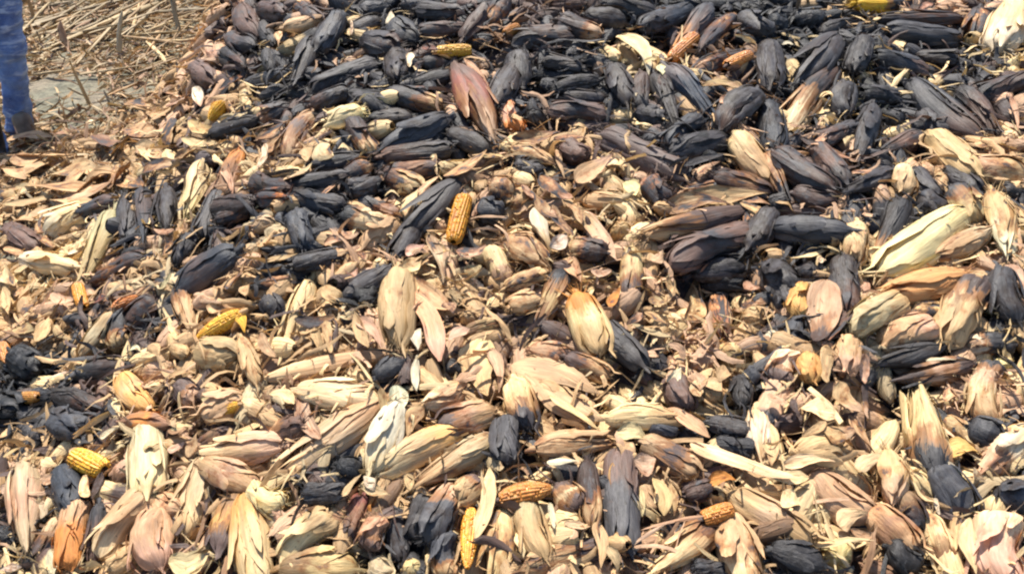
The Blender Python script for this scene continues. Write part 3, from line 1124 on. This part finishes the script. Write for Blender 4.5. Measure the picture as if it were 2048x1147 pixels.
RS = np.random.RandomState(7); PR = random.Random(5)
def col3(ch, j):
    c = np.array(PAL[ch]) * j; return c
def frame_matrix(p0, p1, wy, wz, n, roll):
    X = p1 - p0; L = np.linalg.norm(X); X = X / L
    Z = n - X * (n @ X); Z /= np.linalg.norm(Z); Y = np.cross(Z, X)
    c, s = math.cos(roll), math.sin(roll); Y, Z = c * Y + s * Z, -s * Y + c * Z
    m = np.eye(4); m[:3, 0] = X * L; m[:3, 1] = Y * wy; m[:3, 2] = Z * wz; m[:3, 3] = p0
    return m
def place(r):
    w_ = r['w']; t = r['t']; jit = RS.uniform(-1, 1, 6)
    mid, dm = hit(*r['mid']); ww = w_ * dm / FPX; n = normal(mid[0], mid[1])
    if t == 'D':
        p1, _ = hit(r['mid'][0], r['mid'][1], .038)
        ax = np.array([.35 * jit[0], -.55 + .3 * jit[1], .8]); ax /= np.linalg.norm(ax)
        ww *= .92; p0 = p1 - ax * ww * 2.3; n = np.array([0, -.5, .86]) if abs(ax[2]) < .9 else np.array([0, -1., 0])
        n = np.array([1., 0, .1]) if abs(n @ ax) > .95 else n
        return frame_matrix(p0, p1, ww, ww, n, jit[2] * 3)
    if t in 'LS':
        l0, l1 = .048 + .014 * jit[0], .048 + .014 * jit[1]
    elif t == 'B':
        l0, l1 = .040 + .01 * jit[0], .045 + .01 * jit[1]
    else:
        l0, l1 = .012 + .018 * jit[0], .012 + .018 * jit[1]
    if r.get('label') and t == 'E': l0 += .014; l1 += .014
    e = .03 if t == 'E' else 0
    a, b = np.array(r['p0']), np.array(r['p1']); d = b - a
    p0, _ = hit(*(a - d * e), l0); p1, _ = hit(*(b + d * e), l1)
    L = np.linalg.norm(p1 - p0)
    if t == 'L': return frame_matrix(p0, p1, ww * 1.08, min(ww, L * .5) * .9, n, .35 * jit[2])
    return frame_matrix(p0, p1, ww * 1.05, ww * .92, n, (.5 if t == 'E' else .2) * jit[2]) if t != 'B' else frame_matrix(p0 * .95 + p1 * .05, p1, ww * .9, ww * .85, n, .2 * jit[2])

# words ---------------------------------------------------------------------------------------------
SH = [r for r in rows if r['short']]
def where(r):
    best = None
    for s in SH:
        if s is r: continue
        dx, dy = r['mid'][0] - s['mid'][0], r['mid'][1] - s['mid'][1]; d = math.hypot(dx, dy)
        if best is None or d < best[0]: best = (d, dx, dy, s)
    d, dx, dy, s = best; a = math.degrees(math.atan2(-dy, dx)) % 360
    k = int((a + 22.5) // 45) % 8
    rel = ['right of', 'up and right of', 'above', 'up and left of', 'left of', 'down and left of', 'below', 'down and right of'][k]
    return s, rel, d
def kind_words(r):
    c = r['c3']; asp = r['len'] / max(r['w'], 1)
    big = 'big ' if r['w'] * r['len'] > 7500 else 'small ' if r['w'] * max(r['len'], r['w']) < 1500 else ''
    noun = {'E': 'husked ear', 'D': 'ear end', 'B': 'cob', 'L': 'loose husk', 'S': 'dry twig'}[r['t']]
    if r['t'] == 'L' and asp > 4: noun = 'narrow husk strip'
    if r['t'] == 'E' and asp < 1.6: noun = 'stubby ear'
    if r['t'] == 'E' and asp > 3.2: noun = 'slender ear'
    s = big + WORD[c[1]] + ' ' + noun
    if c[2] != c[1] and r['t'] in 'ELB': s += ' with ' + WORD[c[2]].split()[-1] + ' tip'
    elif c[0] != c[1] and r['t'] in 'ELB': s += ' with ' + WORD[c[0]].split()[-1] + ' base'
    return s
used = {}
cand = [r for r in rows if not r['label'] and not r.get('extra')]
for r in cand:
    r['s'], r['rel'], r['dist'] = where(r); k = kind_words(r); room = 14 - len((r['rel'] + ' ' + r['s']['short']).replace('-', ' ').split())
    room -= 1
    if len(k.split()) > room: k = k.split(' with ')[0]
    if len(k.split()) > room: k = k.replace('husked ', '').replace('loose ', '')
    r['kw'] = k
from collections import defaultdict
gr = defaultdict(list)
for r in cand: gr[(r['kw'], r['rel'], r['s']['short'])].append(r)
ORD = ['nearest', 'second', 'third', 'fourth', 'fifth', 'sixth', 'seventh', 'eighth', 'ninth', 'tenth']
for k, ls in gr.items():
    ls.sort(key=lambda r: r['dist'])
    for i, r in enumerate(ls):
        r['label'] = k[0] + (', ' if len(ls) == 1 else ', ' + ORD[i] + ' such ') + k[1] + ' ' + k[2]
for r in cand:
    while len(r['label'].replace('-', ' ').replace(',', ' ').split()) > 16: r['label'] = r['label'].replace('narrow husk strip', 'husk strip') if 'narrow husk' in r['label'] else r['label'].split(' ', 1)[1]
GROUP = {'E': 'husked corn ears in the heap', 'D': 'husked corn ears in the heap', 'B': 'bare corn cobs in the heap', 'L': 'loose corn husks on the heap', 'S': 'dry twigs'}

PTS, PC = [], []           # where each piece lies and its colours: the litter around it takes the same
extra = []
for r in rows:
    M = place(r); r['M'] = M; asp = np.linalg.norm(M[:3, 0]) / np.linalg.norm(M[:3, 1])
    c = M[:3, 3] + M[:3, 0] * .5; PTS.append(c); PC.append(r['c3'])
    j = RS.uniform(.86, 1.14); hue = 1 + RS.normal(0, .035, 3)
    jd = RS.uniform(.55, 1.35); hd_ = 1 + np.array([.12, 0, -.14]) * RS.normal(-.05, .6)
    cs = [(col3(ch, jd) * hd_ if ch in 'KGN' else col3(ch, j) * hue) for ch in r['c3']]
    if r.get('extra'): extra.append((M, cs)); continue
    if r['t'] == 'L' or r['t'] == 'S':
        if r['t'] == 'S':
            g = G(); x = np.linspace(0, 1, 9); tube(g, np.stack([x, .6 * np.sin(5 * x), .3 * np.sin(4 * x)], 1), np.linspace(.5, .3, 9), 0, 1, 6)
            o = link('twig', mesh('twig', g.arrays(), M_HUSK))
        else:
            o = link('husk_leaf', PR.choice(LEAVES))
        roots = [o]; o['category'] = 'twig' if r['t'] == 'S' else 'husk'
    else:
        if r['t'] == 'B': pool = COBS
        elif r['t'] == 'D': pool = ENDS
        elif r['c3'][1] in 'KGN' and asp < 3.4: pool = EARS[PR.choice(['blunt', 'blunt', 'fat'])]
        elif asp < 1.8: pool = EARS[PR.choice(['blunt', 'fat'])]
        elif asp < 2.9: pool = EARS[PR.choice(['blunt', 'fat', 'fat', 'slim'])]
        else: pool = EARS[PR.choice(['slim', 'taper', 'fat'])]
        e = PR.choice(pool); o = e[0] if e[1] else copy_thing(e[0]); e[1] = False
        if r['t'] == 'D':
            for ch in list(o.children):
                if ch.name.split('.')[0] in ('husk_leaf', 'silk_tuft'): bpy.data.objects.remove(ch)
        roots = [o] + list(o.children); o['category'] = 'corn cob' if r['t'] == 'B' else 'corn ear'
    o.matrix_world = Matrix(M.tolist()); o['label'] = r['label']; o['group'] = GROUP[r['t']]
    dark = sum(ch in 'KGN' for ch in r['c3']); ch_amt = float(np.clip(RS.uniform(.15, .68) + (.18 if r['mid'][1] < 640 else -.1) + .12 * (dark > 0), 0, .85))
    if r['label'] and r['short']: ch_amt *= .4
    if r['t'] == 'B': ch_amt = .30
    sd_ = float(RS.uniform(0, 1))
    for q in roots:
        for nm, c_ in zip(('c0', 'c1', 'c2'), cs):
            cc = c_
            nmq = q.name.split('.')[0]
            if nmq == 'silk_tuft': cc = c_ * .45
            if r['t'] == 'B' and nmq in ('shank', 'husk_leaf'): cc = col3('T' if r['c'] == 'Y' else 'N', j)
            q[nm] = [float(min(z, .9)) for z in cc] + [1.0]
        q['char'] = ch_amt; q['seed'] = sd_
for pool in list(EARS.values()) + [COBS, ENDS]:
    for e in pool:
        if e[1]:
            for ch in list(e[0].children): bpy.data.objects.remove(ch)
            bpy.data.objects.remove(e[0])

# ------------------------------------------------------------------ stuff: everything nobody could count
PTS = np.array(PTS); PCC = [[np.array(PAL[{'Y': 'T', 'M': 'T', 'O': 'B', 'A': 'T', 'V': 'C', 'R': 'N', 'W': 'C'}.get(c, c)]) for c in s] for s in PC]
class Stuff:
    def __init__(s): s.v = []; s.f = []; s.uv = []; s.c = []; s.r = []; s.n = 0
    def add(s, arr, M, c):
        v, f, uv = arr; s.v.append(v @ M[:3, :3].T + M[:3, 3]); s.f.append(f + s.n); s.n += len(v)
        s.uv.append(uv[f.ravel()])
        cc = np.empty((len(v), 4)); cc[:, 3] = 1
        if isinstance(c, (list, tuple)):
            u = np.clip(v[:, :1], 0, 1); cc[:, :3] = np.where(u < .34, c[0], np.where(u < .67, c[1], c[2]))
        else: cc[:, :3] = c
        s.c.append(cc); s.r.append(np.full(len(v), RS.rand()))
    def build(s, name, mat, label):
        v = np.concatenate(s.v); f = np.concatenate(s.f); me = bpy.data.meshes.new(name)
        me.vertices.add(len(v)); me.vertices.foreach_set('co', v.astype(np.float32).ravel())
        me.loops.add(f.size); me.loops.foreach_set('vertex_index', f.astype(np.int32).ravel())
        me.polygons.add(len(f)); me.polygons.foreach_set('loop_start', np.arange(len(f), dtype=np.int32) * 4)
        me.polygons.foreach_set('loop_total', np.full(len(f), 4, np.int32)); me.update(calc_edges=True)
        l = me.uv_layers.new(name='uv'); l.data.foreach_set('uv', np.concatenate(s.uv).astype(np.float32).ravel())
        a = me.color_attributes.new('Col', 'FLOAT_COLOR', 'POINT'); a.data.foreach_set('color', np.concatenate(s.c).astype(np.float32).ravel())
        a = me.attributes.new('rnd', 'FLOAT', 'POINT'); a.data.foreach_set('value', np.concatenate(s.r).astype(np.float32))
        me.polygons.foreach_set('use_smooth', np.ones(len(f), bool)); me.materials.append(mat); me.validate()
        o = link(name, me); o['kind'] = 'stuff'; o['label'] = label; return o
def near_colour(x, y, k=3):
    d = (PTS[:, 0] - x) ** 2 + (PTS[:, 1] - y) ** 2; i = np.argsort(d)[:k]; j = i[RS.randint(0, k)]
    c = PCC[j][RS.randint(0, 3)]
    return c * RS.uniform(.72, 1.12), math.sqrt(d[i[0]])
LOW = [husk_arrays(p, 300 + k, 5, False) for k, p in enumerate(['fat', 'slim', 'blunt', 'taper', 'fat', 'slim'])]
LLEAF = [leaf_arrays(400 + k, False) for k in range(10)]
def shred_arrays(seed):
    rs = np.random.RandomState(seed); n = 11; s_ = np.linspace(0, 1, n)[:, None]; e = np.linspace(-1, 1, 4)[None]
    hw = .5 * (1 - .55 * np.abs(2 * s_ - 1) ** rs.uniform(2, 6)) * (1 + rs.normal(0, .13, (n, 4)))
    P = np.stack([s_ + rs.normal(0, .03, (n, 4)) * (np.abs(2 * s_ - 1) > .85), e * hw + rs.normal(0, .7) * np.sin(np.pi * s_) + rs.normal(0, .4) * np.sin(6 * s_),
                  -.35 * e * e * hw + rs.normal(0, 1.0) * np.sin(np.pi * s_ + rs.uniform(0, 2)) + rs.normal(0, .35) * np.sin(8 * s_)], -1)
    tw = rs.uniform(-2.2, 2.2); P = bend(P, 0, 0, tw); P = crumple(P, .22, 5, 1.0, seed % 40 + 1)
    g = G(); g.grid(P, np.stack([s_ + 0 * e, .06 * e + rs.rand() + 0 * s_], -1)); return g.arrays()
SHRED = [shred_arrays(700 + k) for k in range(16)]
STRIP = [strip_arrays(500 + k) for k in range(14)]
def rnd_frame(x, y, z, L, wy, wz, tilt=.35):
    a = RS.uniform(0, 6.283); n = normal(x, y) + RS.normal(0, tilt, 3); n /= np.linalg.norm(n)
    d = np.array([math.cos(a), math.sin(a), RS.normal(0, .25)]); d -= n * (d @ n) * .8; d /= np.linalg.norm(d)
    c = np.array([x, y, z]); return frame_matrix(c - d * L / 2, c + d * L / 2, wy, wz, n, RS.uniform(-.6, .6))
def inheap(x, y): return H(x, y) > .10
under = Stuff()
HI = [husk_arrays(p, 320 + k, 6, True, False, *BENDS[k]) for k, p in enumerate(['fat', 'slim', 'blunt', 'taper'])]
for M, cs in extra: under.add(HI[RS.randint(0, 4)], M, cs)
y = .2
while y < 5.2:
    st = .062 + .008 * y; x = -2.9
    while x < 2.7:
        px, py = x + RS.uniform(-.5, .5) * st, y + RS.uniform(-.5, .5) * st; x += st
        if not inheap(px, py): continue
        u, v = project((px, py, float(H(px, py))))
        if u < -260 or u > 2300 or v > 1420 or v < -220: continue
        c, _ = near_colour(px, py); c_b, _ = near_colour(px, py)
        if py < 1.9 and c[0] < .14 and RS.rand() < .7: c = np.array(PAL['TPNT'[RS.randint(0, 4)]]) * RS.uniform(.7, 1.05)
        L = RS.uniform(.12, .20); ww = RS.uniform(.042, .062)
        c = [c, c, c_b] if RS.rand() < .5 else [c_b, c, c]
        under.add(LOW[RS.randint(0, 6)], rnd_frame(px, py, float(H(px, py)) - .010 + RS.normal(0, .008), L, ww, ww * .9), c)
    y += st
under.build('corn_ears_below', M_STUFF, 'countless further ears packed between and under the top ones')
lit = Stuff()
def scatter(n, protos, Lr, wr, lift, cond, tilt=.4, bright=1., zsc=.8):
    k = 0
    while k < n:
        px, py = RS.uniform(-2.9, 2.6), RS.uniform(.3, 4.7); u, v = project((px, py, float(H(px, py))))
        if u < -200 or u > 2250 or v > 1330 or v < -160 or not cond(px, py): continue
        if RS.rand() > min(1, 1.9 / (py + .3)): continue
        k += 1; c, dd = near_colour(px, py); L = RS.uniform(*Lr); ww = RS.uniform(*wr)
        lit.add(protos[RS.randint(0, len(protos))], rnd_frame(px, py, float(H(px, py)) + RS.uniform(*lift), L, ww, ww * zsc, tilt), np.minimum(c * bright, .85))
scatter(350, LLEAF, (.10, .20), (.020, .040), (-.014, .012), inheap, .35, 1., 1.1)
scatter(2600, SHRED, (.08, .20), (.007, .020), (-.002, .034), inheap, .45, 1., 1.0)
scatter(1500, SHRED, (.03, .09), (.004, .010), (-.005, .035), inheap, .7, 1., 1.0)
scatter(6500, STRIP, (.03, .13), (.002, .008), (.000, .040), inheap, .45, 1.05, 1.)
scatter(5000, STRIP, (.015, .05), (.001, .004), (.00, .045), inheap, .8, 1.1, 1.)
lit.build('husk_litter', M_STUFF, 'torn husk scraps and fibres scattered all over the heap')

# ------------------------------------------------------------------ dry stalks on the ground behind
def gp(px, py, up=0): 
    d = FWD + (px - 1024) / FPX * RT + (573.5 - py) / FPX * UP; t = (CAM_Z - up) / -d[2]; return np.array([0, 0, CAM_Z]) + t * d, t
STALK = []
for k in range(6):
    rs = np.random.RandomState(600 + k); g = G(); x = np.linspace(0, 1, 12)
    pts = np.stack([x, rs.normal(0, .5) * np.sin(3 * x) + rs.normal(0, .25) * np.sin(9 * x), rs.normal(0, .4) * np.sin(3 * x + 1)], 1)
    rad = .5 * (1 - .35 * x) * (1 + .12 * (np.arange(12) % 4 == 0)); rad[0] *= .9; rad[-1] *= .7
    tube(g, pts, rad, 0, 1, 7); STALK.append(mesh('maize_stalk', g.arrays(), M_HUSK))
def stalk(p0, p1, wd, c, label, seed):
    o = link('maize_stalk', STALK[seed % 6])
    X = p1 - p0; n = np.array([0, -.3, 1.]) if abs(X[2]) < .8 * np.linalg.norm(X) else np.array([0, -1., 0.1])
    o.matrix_world = Matrix(frame_matrix(p0, p1, wd, wd, n, 0).tolist())
    cc = np.array(PAL[c]) * RS.uniform(.5, .95)
    for nm in ('c0', 'c1', 'c2'): o[nm] = [float(z) for z in cc * RS.uniform(.9, 1.08)] + [1.0]
    o['char'] = 0.0; o['seed'] = float(RS.rand()); o['category'] = 'dry stalk'; o['label'] = label; o['group'] = 'dry maize stalks on the ground behind the heap'
SN = 0
for ln in STALKS.strip().splitlines():
    q = ln.split('|'); a = q[0].split(); x0, y0, x1, y1, wd = map(float, a[:5])
    if len(a) > 6:     # standing: base on the ground, top above it
        p0, t = gp(x0, y0); h = (y0 - y1) * t / FPX / math.cos(PITCH); p1 = p0 + np.array([(x1 - x0) * t / FPX, .02, h]); p0 = p0 - np.array([0, 0, .02])
    else:
        p0, t = gp(x0, y0, .03); p1, _ = gp(x1, y1, .05)
    stalk(p0, p1, wd * t / FPX, a[5], q[1].strip() if len(q) > 1 else 'straight pale dry stalk lying among many alike on the ground behind the heap', SN); SN += 1
for k in range(110):
    x0, y0 = RS.uniform(50, 500), RS.uniform(-30, 150); ln = RS.uniform(40, 130); a = RS.normal(.38, .28)
    if y0 > 100 and RS.rand() < .7: continue
    p0, t = gp(x0, y0, RS.uniform(.01, .05)); p1, _ = gp(x0 + ln * math.cos(a), y0 - ln * math.sin(a), RS.uniform(.01, .08))
    stalk(p0, p1, RS.uniform(2.0, 4.8) * t / FPX, PR.choice('STSTC'), 'straight pale dry stalk lying among many alike on the ground behind the heap', k)
straw = Stuff()
k = 0
while k < 9000:
    px, py = RS.uniform(-4.5, .3), RS.uniform(2.6, 8.5); u, v = project((px, py, 0.))
    if u < -300 or u > 760 or H(px, py) > .25: continue
    patch = ((u - 130) / 75) ** 2 + ((v - 190) / 40) ** 2 < 1
    if patch and RS.rand() < .80: continue
    k += 1; c = np.array(PAL['STSTSB'[RS.randint(0, 6)]]) * RS.uniform(.45, 1.1); L = RS.uniform(.05, .22); ww = RS.uniform(.003, .010)
    straw.add(STRIP[RS.randint(0, 14)], rnd_frame(px, py, float(H(px, py)) + RS.uniform(.003, .035), L, ww, ww, .5), c)
for k in range(1700):
    px, py = RS.uniform(-3.4, -.9), RS.uniform(2.9, 6); u, v = project((px, py, 0.))
    patch = ((u - 130) / 80) ** 2 + ((v - 190) / 45) ** 2 < 1
    if u > 700 or patch or H(px, py) > .25: continue
    c = np.array(PAL['TSPTB'[RS.randint(0, 5)]]) * RS.uniform(.5, 1.0); ww = RS.uniform(.012, .035)
    straw.add(LLEAF[RS.randint(0, 10)], rnd_frame(px, py, float(H(px, py)) + RS.uniform(.0, .03), RS.uniform(.05, .14), ww, ww, .4), c)
for k in range(1500):
    px, py = RS.uniform(-4.5, -.9), RS.uniform(3.1, 8.0); u, v = project((px, py, 0.))
    if u > 620 or u < -200 or ((u - 130) / 80) ** 2 + ((v - 190) / 45) ** 2 < 1 or H(px, py) > .25: continue
    c = np.array(PAL['TSPSNB'[RS.randint(0, 6)]]) * RS.uniform(.4, .95); ww = RS.uniform(.006, .016)
    straw.add(SHRED[RS.randint(0, 16)], rnd_frame(px, py, float(H(px, py)) + RS.uniform(.0, .05), RS.uniform(.08, .3), ww, ww * 1.6, .6), c)
straw.build('straw', M_STUFF, 'short broken straw and leaf bits covering the ground')

# ------------------------------------------------------------------ the person standing behind the heap
def skin(name, pts, edges, rad, mat, parent=None, sub=2, root=0):
    me = bpy.data.meshes.new(name); me.from_pydata(pts, edges, []); o = link(name, me, parent)
    md = o.modifiers.new('Skin', 'SKIN'); md.use_smooth_shade = True
    for i, r_ in enumerate(rad):
        sv = me.skin_vertices[0].data[i]; sv.radius = r_ if isinstance(r_, tuple) else (r_, r_); sv.use_root = (i == root)
    s = o.modifiers.new('Sub', 'SUBSURF'); s.levels = s.render_levels = sub; me.materials.append(mat); return o
def person():
    f, t = gp(46, 275)                         # where the seen foot stands
    X0, Y0 = float(f[0]), float(f[1]); t_ = t / FPX
    root = link('person', None); root.location = (X0, Y0, 0)
    root['label'] = 'person in blue jeans and dark boots, only one leg in the frame'; root['category'] = 'person'
    def P(dx, dy, z): return (dx, dy, z)
    ank = P(.0, .02, .09); knee = P(.105, -.01, .50); hip = P(.17, .03, .93)
    ank2 = P(.075, -.36, .09); knee2 = P(.03, -.20, .50); hip2 = P(.0, -.05, .93)
    pel = P(.07, -.01, .98)
    jean = bpy.data.materials.new('denim'); jean.use_nodes = True; tt = jean.node_tree; b = tt.nodes['Principled BSDF']
    tc = N_(tt, 'ShaderNodeTexCoord'); mp = N_(tt, 'ShaderNodeMapping'); mp.inputs['Scale'].default_value = (7, 7, 24); tt.links.new(tc.outputs['Object'], mp.inputs[0])
    n1 = noise(tt, mp.outputs[0], 1.6, 3, .6); n2 = noise(tt, tc.outputs['Object'], 7, 3, .6); n3 = noise(tt, tc.outputs['Object'], 400, 2, .5)
    c = mix(tt, ramp01(tt, n2, .4, .65), (.028, .07, .23), (.15, .28, .58)); c = mix(tt, ramp01(tt, n1, .54, .68, 0, .8), c, (.38, .50, .70))  # fold highlights and faded patches put into the denim colour
    c = mix(tt, ramp01(tt, n3, .4, .6, 0, .25), c, (.3, .4, .6)); tt.links.new(c, b.inputs['Base Color']); b.inputs['Roughness'].default_value = .85
    bp = N_(tt, 'ShaderNodeBump'); bp.inputs['Distance'].default_value = .02; bp.inputs['Strength'].default_value = .6; tt.links.new(n1, bp.inputs['Height']); tt.links.new(bp.outputs[0], b.inputs['Normal'])
    skinm = simple('skin', (.36, .19, .12), .5, .1, 6, .05); shirt = simple('shirt', (.10, .11, .13), .85, .25, 14, .4); boot = simple('boot', (.022, .020, .020), .5, .3, 30, .3); dusty = simple('dusty_leather', (.20, .16, .12), .9, .4, 30, .3); hairm = simple('hair', (.015, .012, .01), .6, .3, 60, .6)
    # body (one continuous figure)
    U = lambda dx, dy, z: (dx + .34 - .45 * max(0, z - 1.0), dy, z)
    sh = U(-.27, .0, 1.42); pts = [pel, hip, knee, ank, P(.07, -.10, .045), hip2, knee2, ank2, P(.10, -.45, .045),
        U(-.27, -.01, 1.15), U(-.27, .0, 1.32), sh, U(-.27, -.01, 1.52), U(-.255, -.03, 1.60), U(-.25, -.035, 1.70),
        U(-.11, .05, 1.41), U(-.05, .08, 1.13), U(.0, -.06, .92), U(-.43, -.05, 1.41), U(-.50, -.02, 1.13), U(-.46, -.15, .92)]
    ed = [(0, 1), (1, 2), (2, 3), (3, 4), (0, 5), (5, 6), (6, 7), (7, 8), (0, 9), (9, 10), (10, 11), (11, 12), (12, 13), (13, 14), (11, 15), (15, 16), (16, 17), (11, 18), (18, 19), (19, 20)]
    rad = [(.13, .10), .085, .05, .036, .03, .085, .05, .036, .03, (.12, .09), (.14, .10), (.10, .08), .05, (.075, .085), (.07, .08), .05, .04, .028, .05, .04, .028]
    skin('body', pts, ed, rad, skinm, root)
    # clothes
    def leg(a, k, h, s):
        q = [(np.array(h) * (1 - z) + np.array(k) * z) for z in (0, .35, .7)] + [np.array(k) + np.array([0, 0, .03]), np.array(k) - np.array([0, 0, .05])] + [(np.array(k) * (1 - z) + np.array(a) * z) for z in (.25, .45, .65, .82, 1.0, 1.22)]
        r_ = [.095, .088, .078, .070, .066, .064, .062, .060, .060, .062, .062]
        rs = np.random.RandomState(s); r_ = [z + rs.normal(0, .0022) for z in r_]
        return [tuple(map(float, z)) for z in q], r_
    q1, r1 = leg(ank, knee, hip, 1); q2, r2 = leg(ank2, knee2, hip2, 2); n = len(q1)
    pts = [pel] + q1 + q2 + [P(.07, -.01, 1.03)]; ed = [(0, 1)] + [(i, i + 1) for i in range(1, n)] + [(0, n + 1)] + [(i, i + 1) for i in range(n + 1, 2 * n)] + [(0, 2 * n + 1)]
    jo = skin('jeans', pts, ed, [(.15, .12)] + r1 + r2 + [(.15, .115)], jean, root, 3)
    tx = bpy.data.textures.new('folds', 'CLOUDS'); tx.noise_scale = .07; dm = jo.modifiers.new('Folds', 'DISPLACE'); dm.texture = tx; dm.strength = .035; dm.texture_coords = 'GLOBAL'
    skin('shirt', [U(-.27, -.01, .99), U(-.27, -.01, 1.15), U(-.27, .0, 1.32), U(-.27, .0, 1.42), U(-.13, .045, 1.42), U(-.09, .06, 1.26), U(-.055, .075, 1.14), U(-.41, -.04, 1.42), U(-.455, -.035, 1.26), U(-.495, -.02, 1.14)],
         [(0, 1), (1, 2), (2, 3), (3, 4), (4, 5), (5, 6), (3, 7), (7, 8), (8, 9)], [(.165, .13), (.155, .12), (.165, .125), (.12, .10), .075, .065, .062, .075, .065, .062], shirt, root)
    for a_, toe, top in ((ank, (.12, -.20, .04), .10), (ank2, (0, 0, .04), .38)):
        a_ = np.array(a_); shaft = np.array([a_[0] + (.02 if top < .3 else .02), a_[1] + .02, top])
        bo = skin('boot', [tuple(map(float, z)) for z in (shaft, a_ + [0, 0, .03], a_ + [-.03, .06, -.045], a_ + [.0, 0, -.04], (a_ + np.array([toe[0] - (a_[0] if a_ is None else 0), 0, 0]) * 0 + np.array([a_[0] + .07, a_[1] - .11, .045])), (a_[0] + .09, a_[1] - (.12 if top < .3 else .17), .032))],
             [(0, 1), (1, 3), (3, 2), (3, 4), (4, 5)], [.030 if top < .3 else .066, .036 if top < .3 else .055, .04, .05, (.045, .04), (.038, .03)], boot if top > .3 else dusty, root)
    # head details
    hd = np.array([-.195, -.035, 1.64])
    skin('hair', [tuple(hd + [0, .03, .0]), tuple(hd + [0, .02, .09]), tuple(hd + [0, -.035, .085])], [(0, 1), (1, 2)], [(.075, .07), (.083, .08), (.06, .05)], hairm, root)
    g = G(); th = np.linspace(0, 2 * np.pi, 12)[None]; ph = np.linspace(0, np.pi, 8)[:, None]
    def ball(c, r3):
        g.grid(np.stack([c[0] + r3[0] * np.sin(ph) * np.cos(th), c[1] + r3[1] * np.sin(ph) * np.sin(th), c[2] + r3[2] * np.cos(ph) + 0 * th], -1), np.zeros((8, 12, 2)), True)
    ball(hd + [0, -.085, 0], (.012, .022, .022)); ball(hd + [0, -.075, -.04], (.024, .012, .006)); ball(hd + [.075, .01, 0], (.01, .018, .028)); ball(hd + [-.075, .01, 0], (.01, .018, .028))
    link('face', mesh('face', g.arrays(), skinm), root)
    for s in (-1, 1):
        g = G(); ball(hd + [s * .03, -.075, .025], (.012, .01, .007)); link('eye', mesh('eye', g.arrays(), hairm), root)
    for hx, base in ((1, np.array([.34, -.06, .92])), (-1, np.array([-.12, -.15, .92]))):
        pts = [tuple(base), tuple(base + [0, -.02, -.05]), tuple(base + [0, -.035, -.085])]; ed = [(0, 1), (1, 2)]; rd = [.028, (.035, .022), (.036, .018)]
        for k in range(4):
            o_ = np.array([(k - 1.5) * .019, -.04, -.095]); ln_ = (.075, .085, .08, .06)[k]
            i0 = len(pts); pts += [tuple(base + o_), tuple(base + o_ + [0, -.012, -ln_ * .5]), tuple(base + o_ + [0, -.0, -ln_])]; ed += [(2, i0), (i0, i0 + 1), (i0 + 1, i0 + 2)]; rd += [.0095, .009, .0075]
        i0 = len(pts); pts += [tuple(base + [-hx * .045, -.04, -.07]), tuple(base + [-hx * .055, -.055, -.11])]; ed += [(1, i0), (i0, i0 + 1)]; rd += [.011, .009]
        skin('hand', pts, ed, rd, skinm, root)
person()
print('pieces', len(rows), 'ears', len(ear_rows))
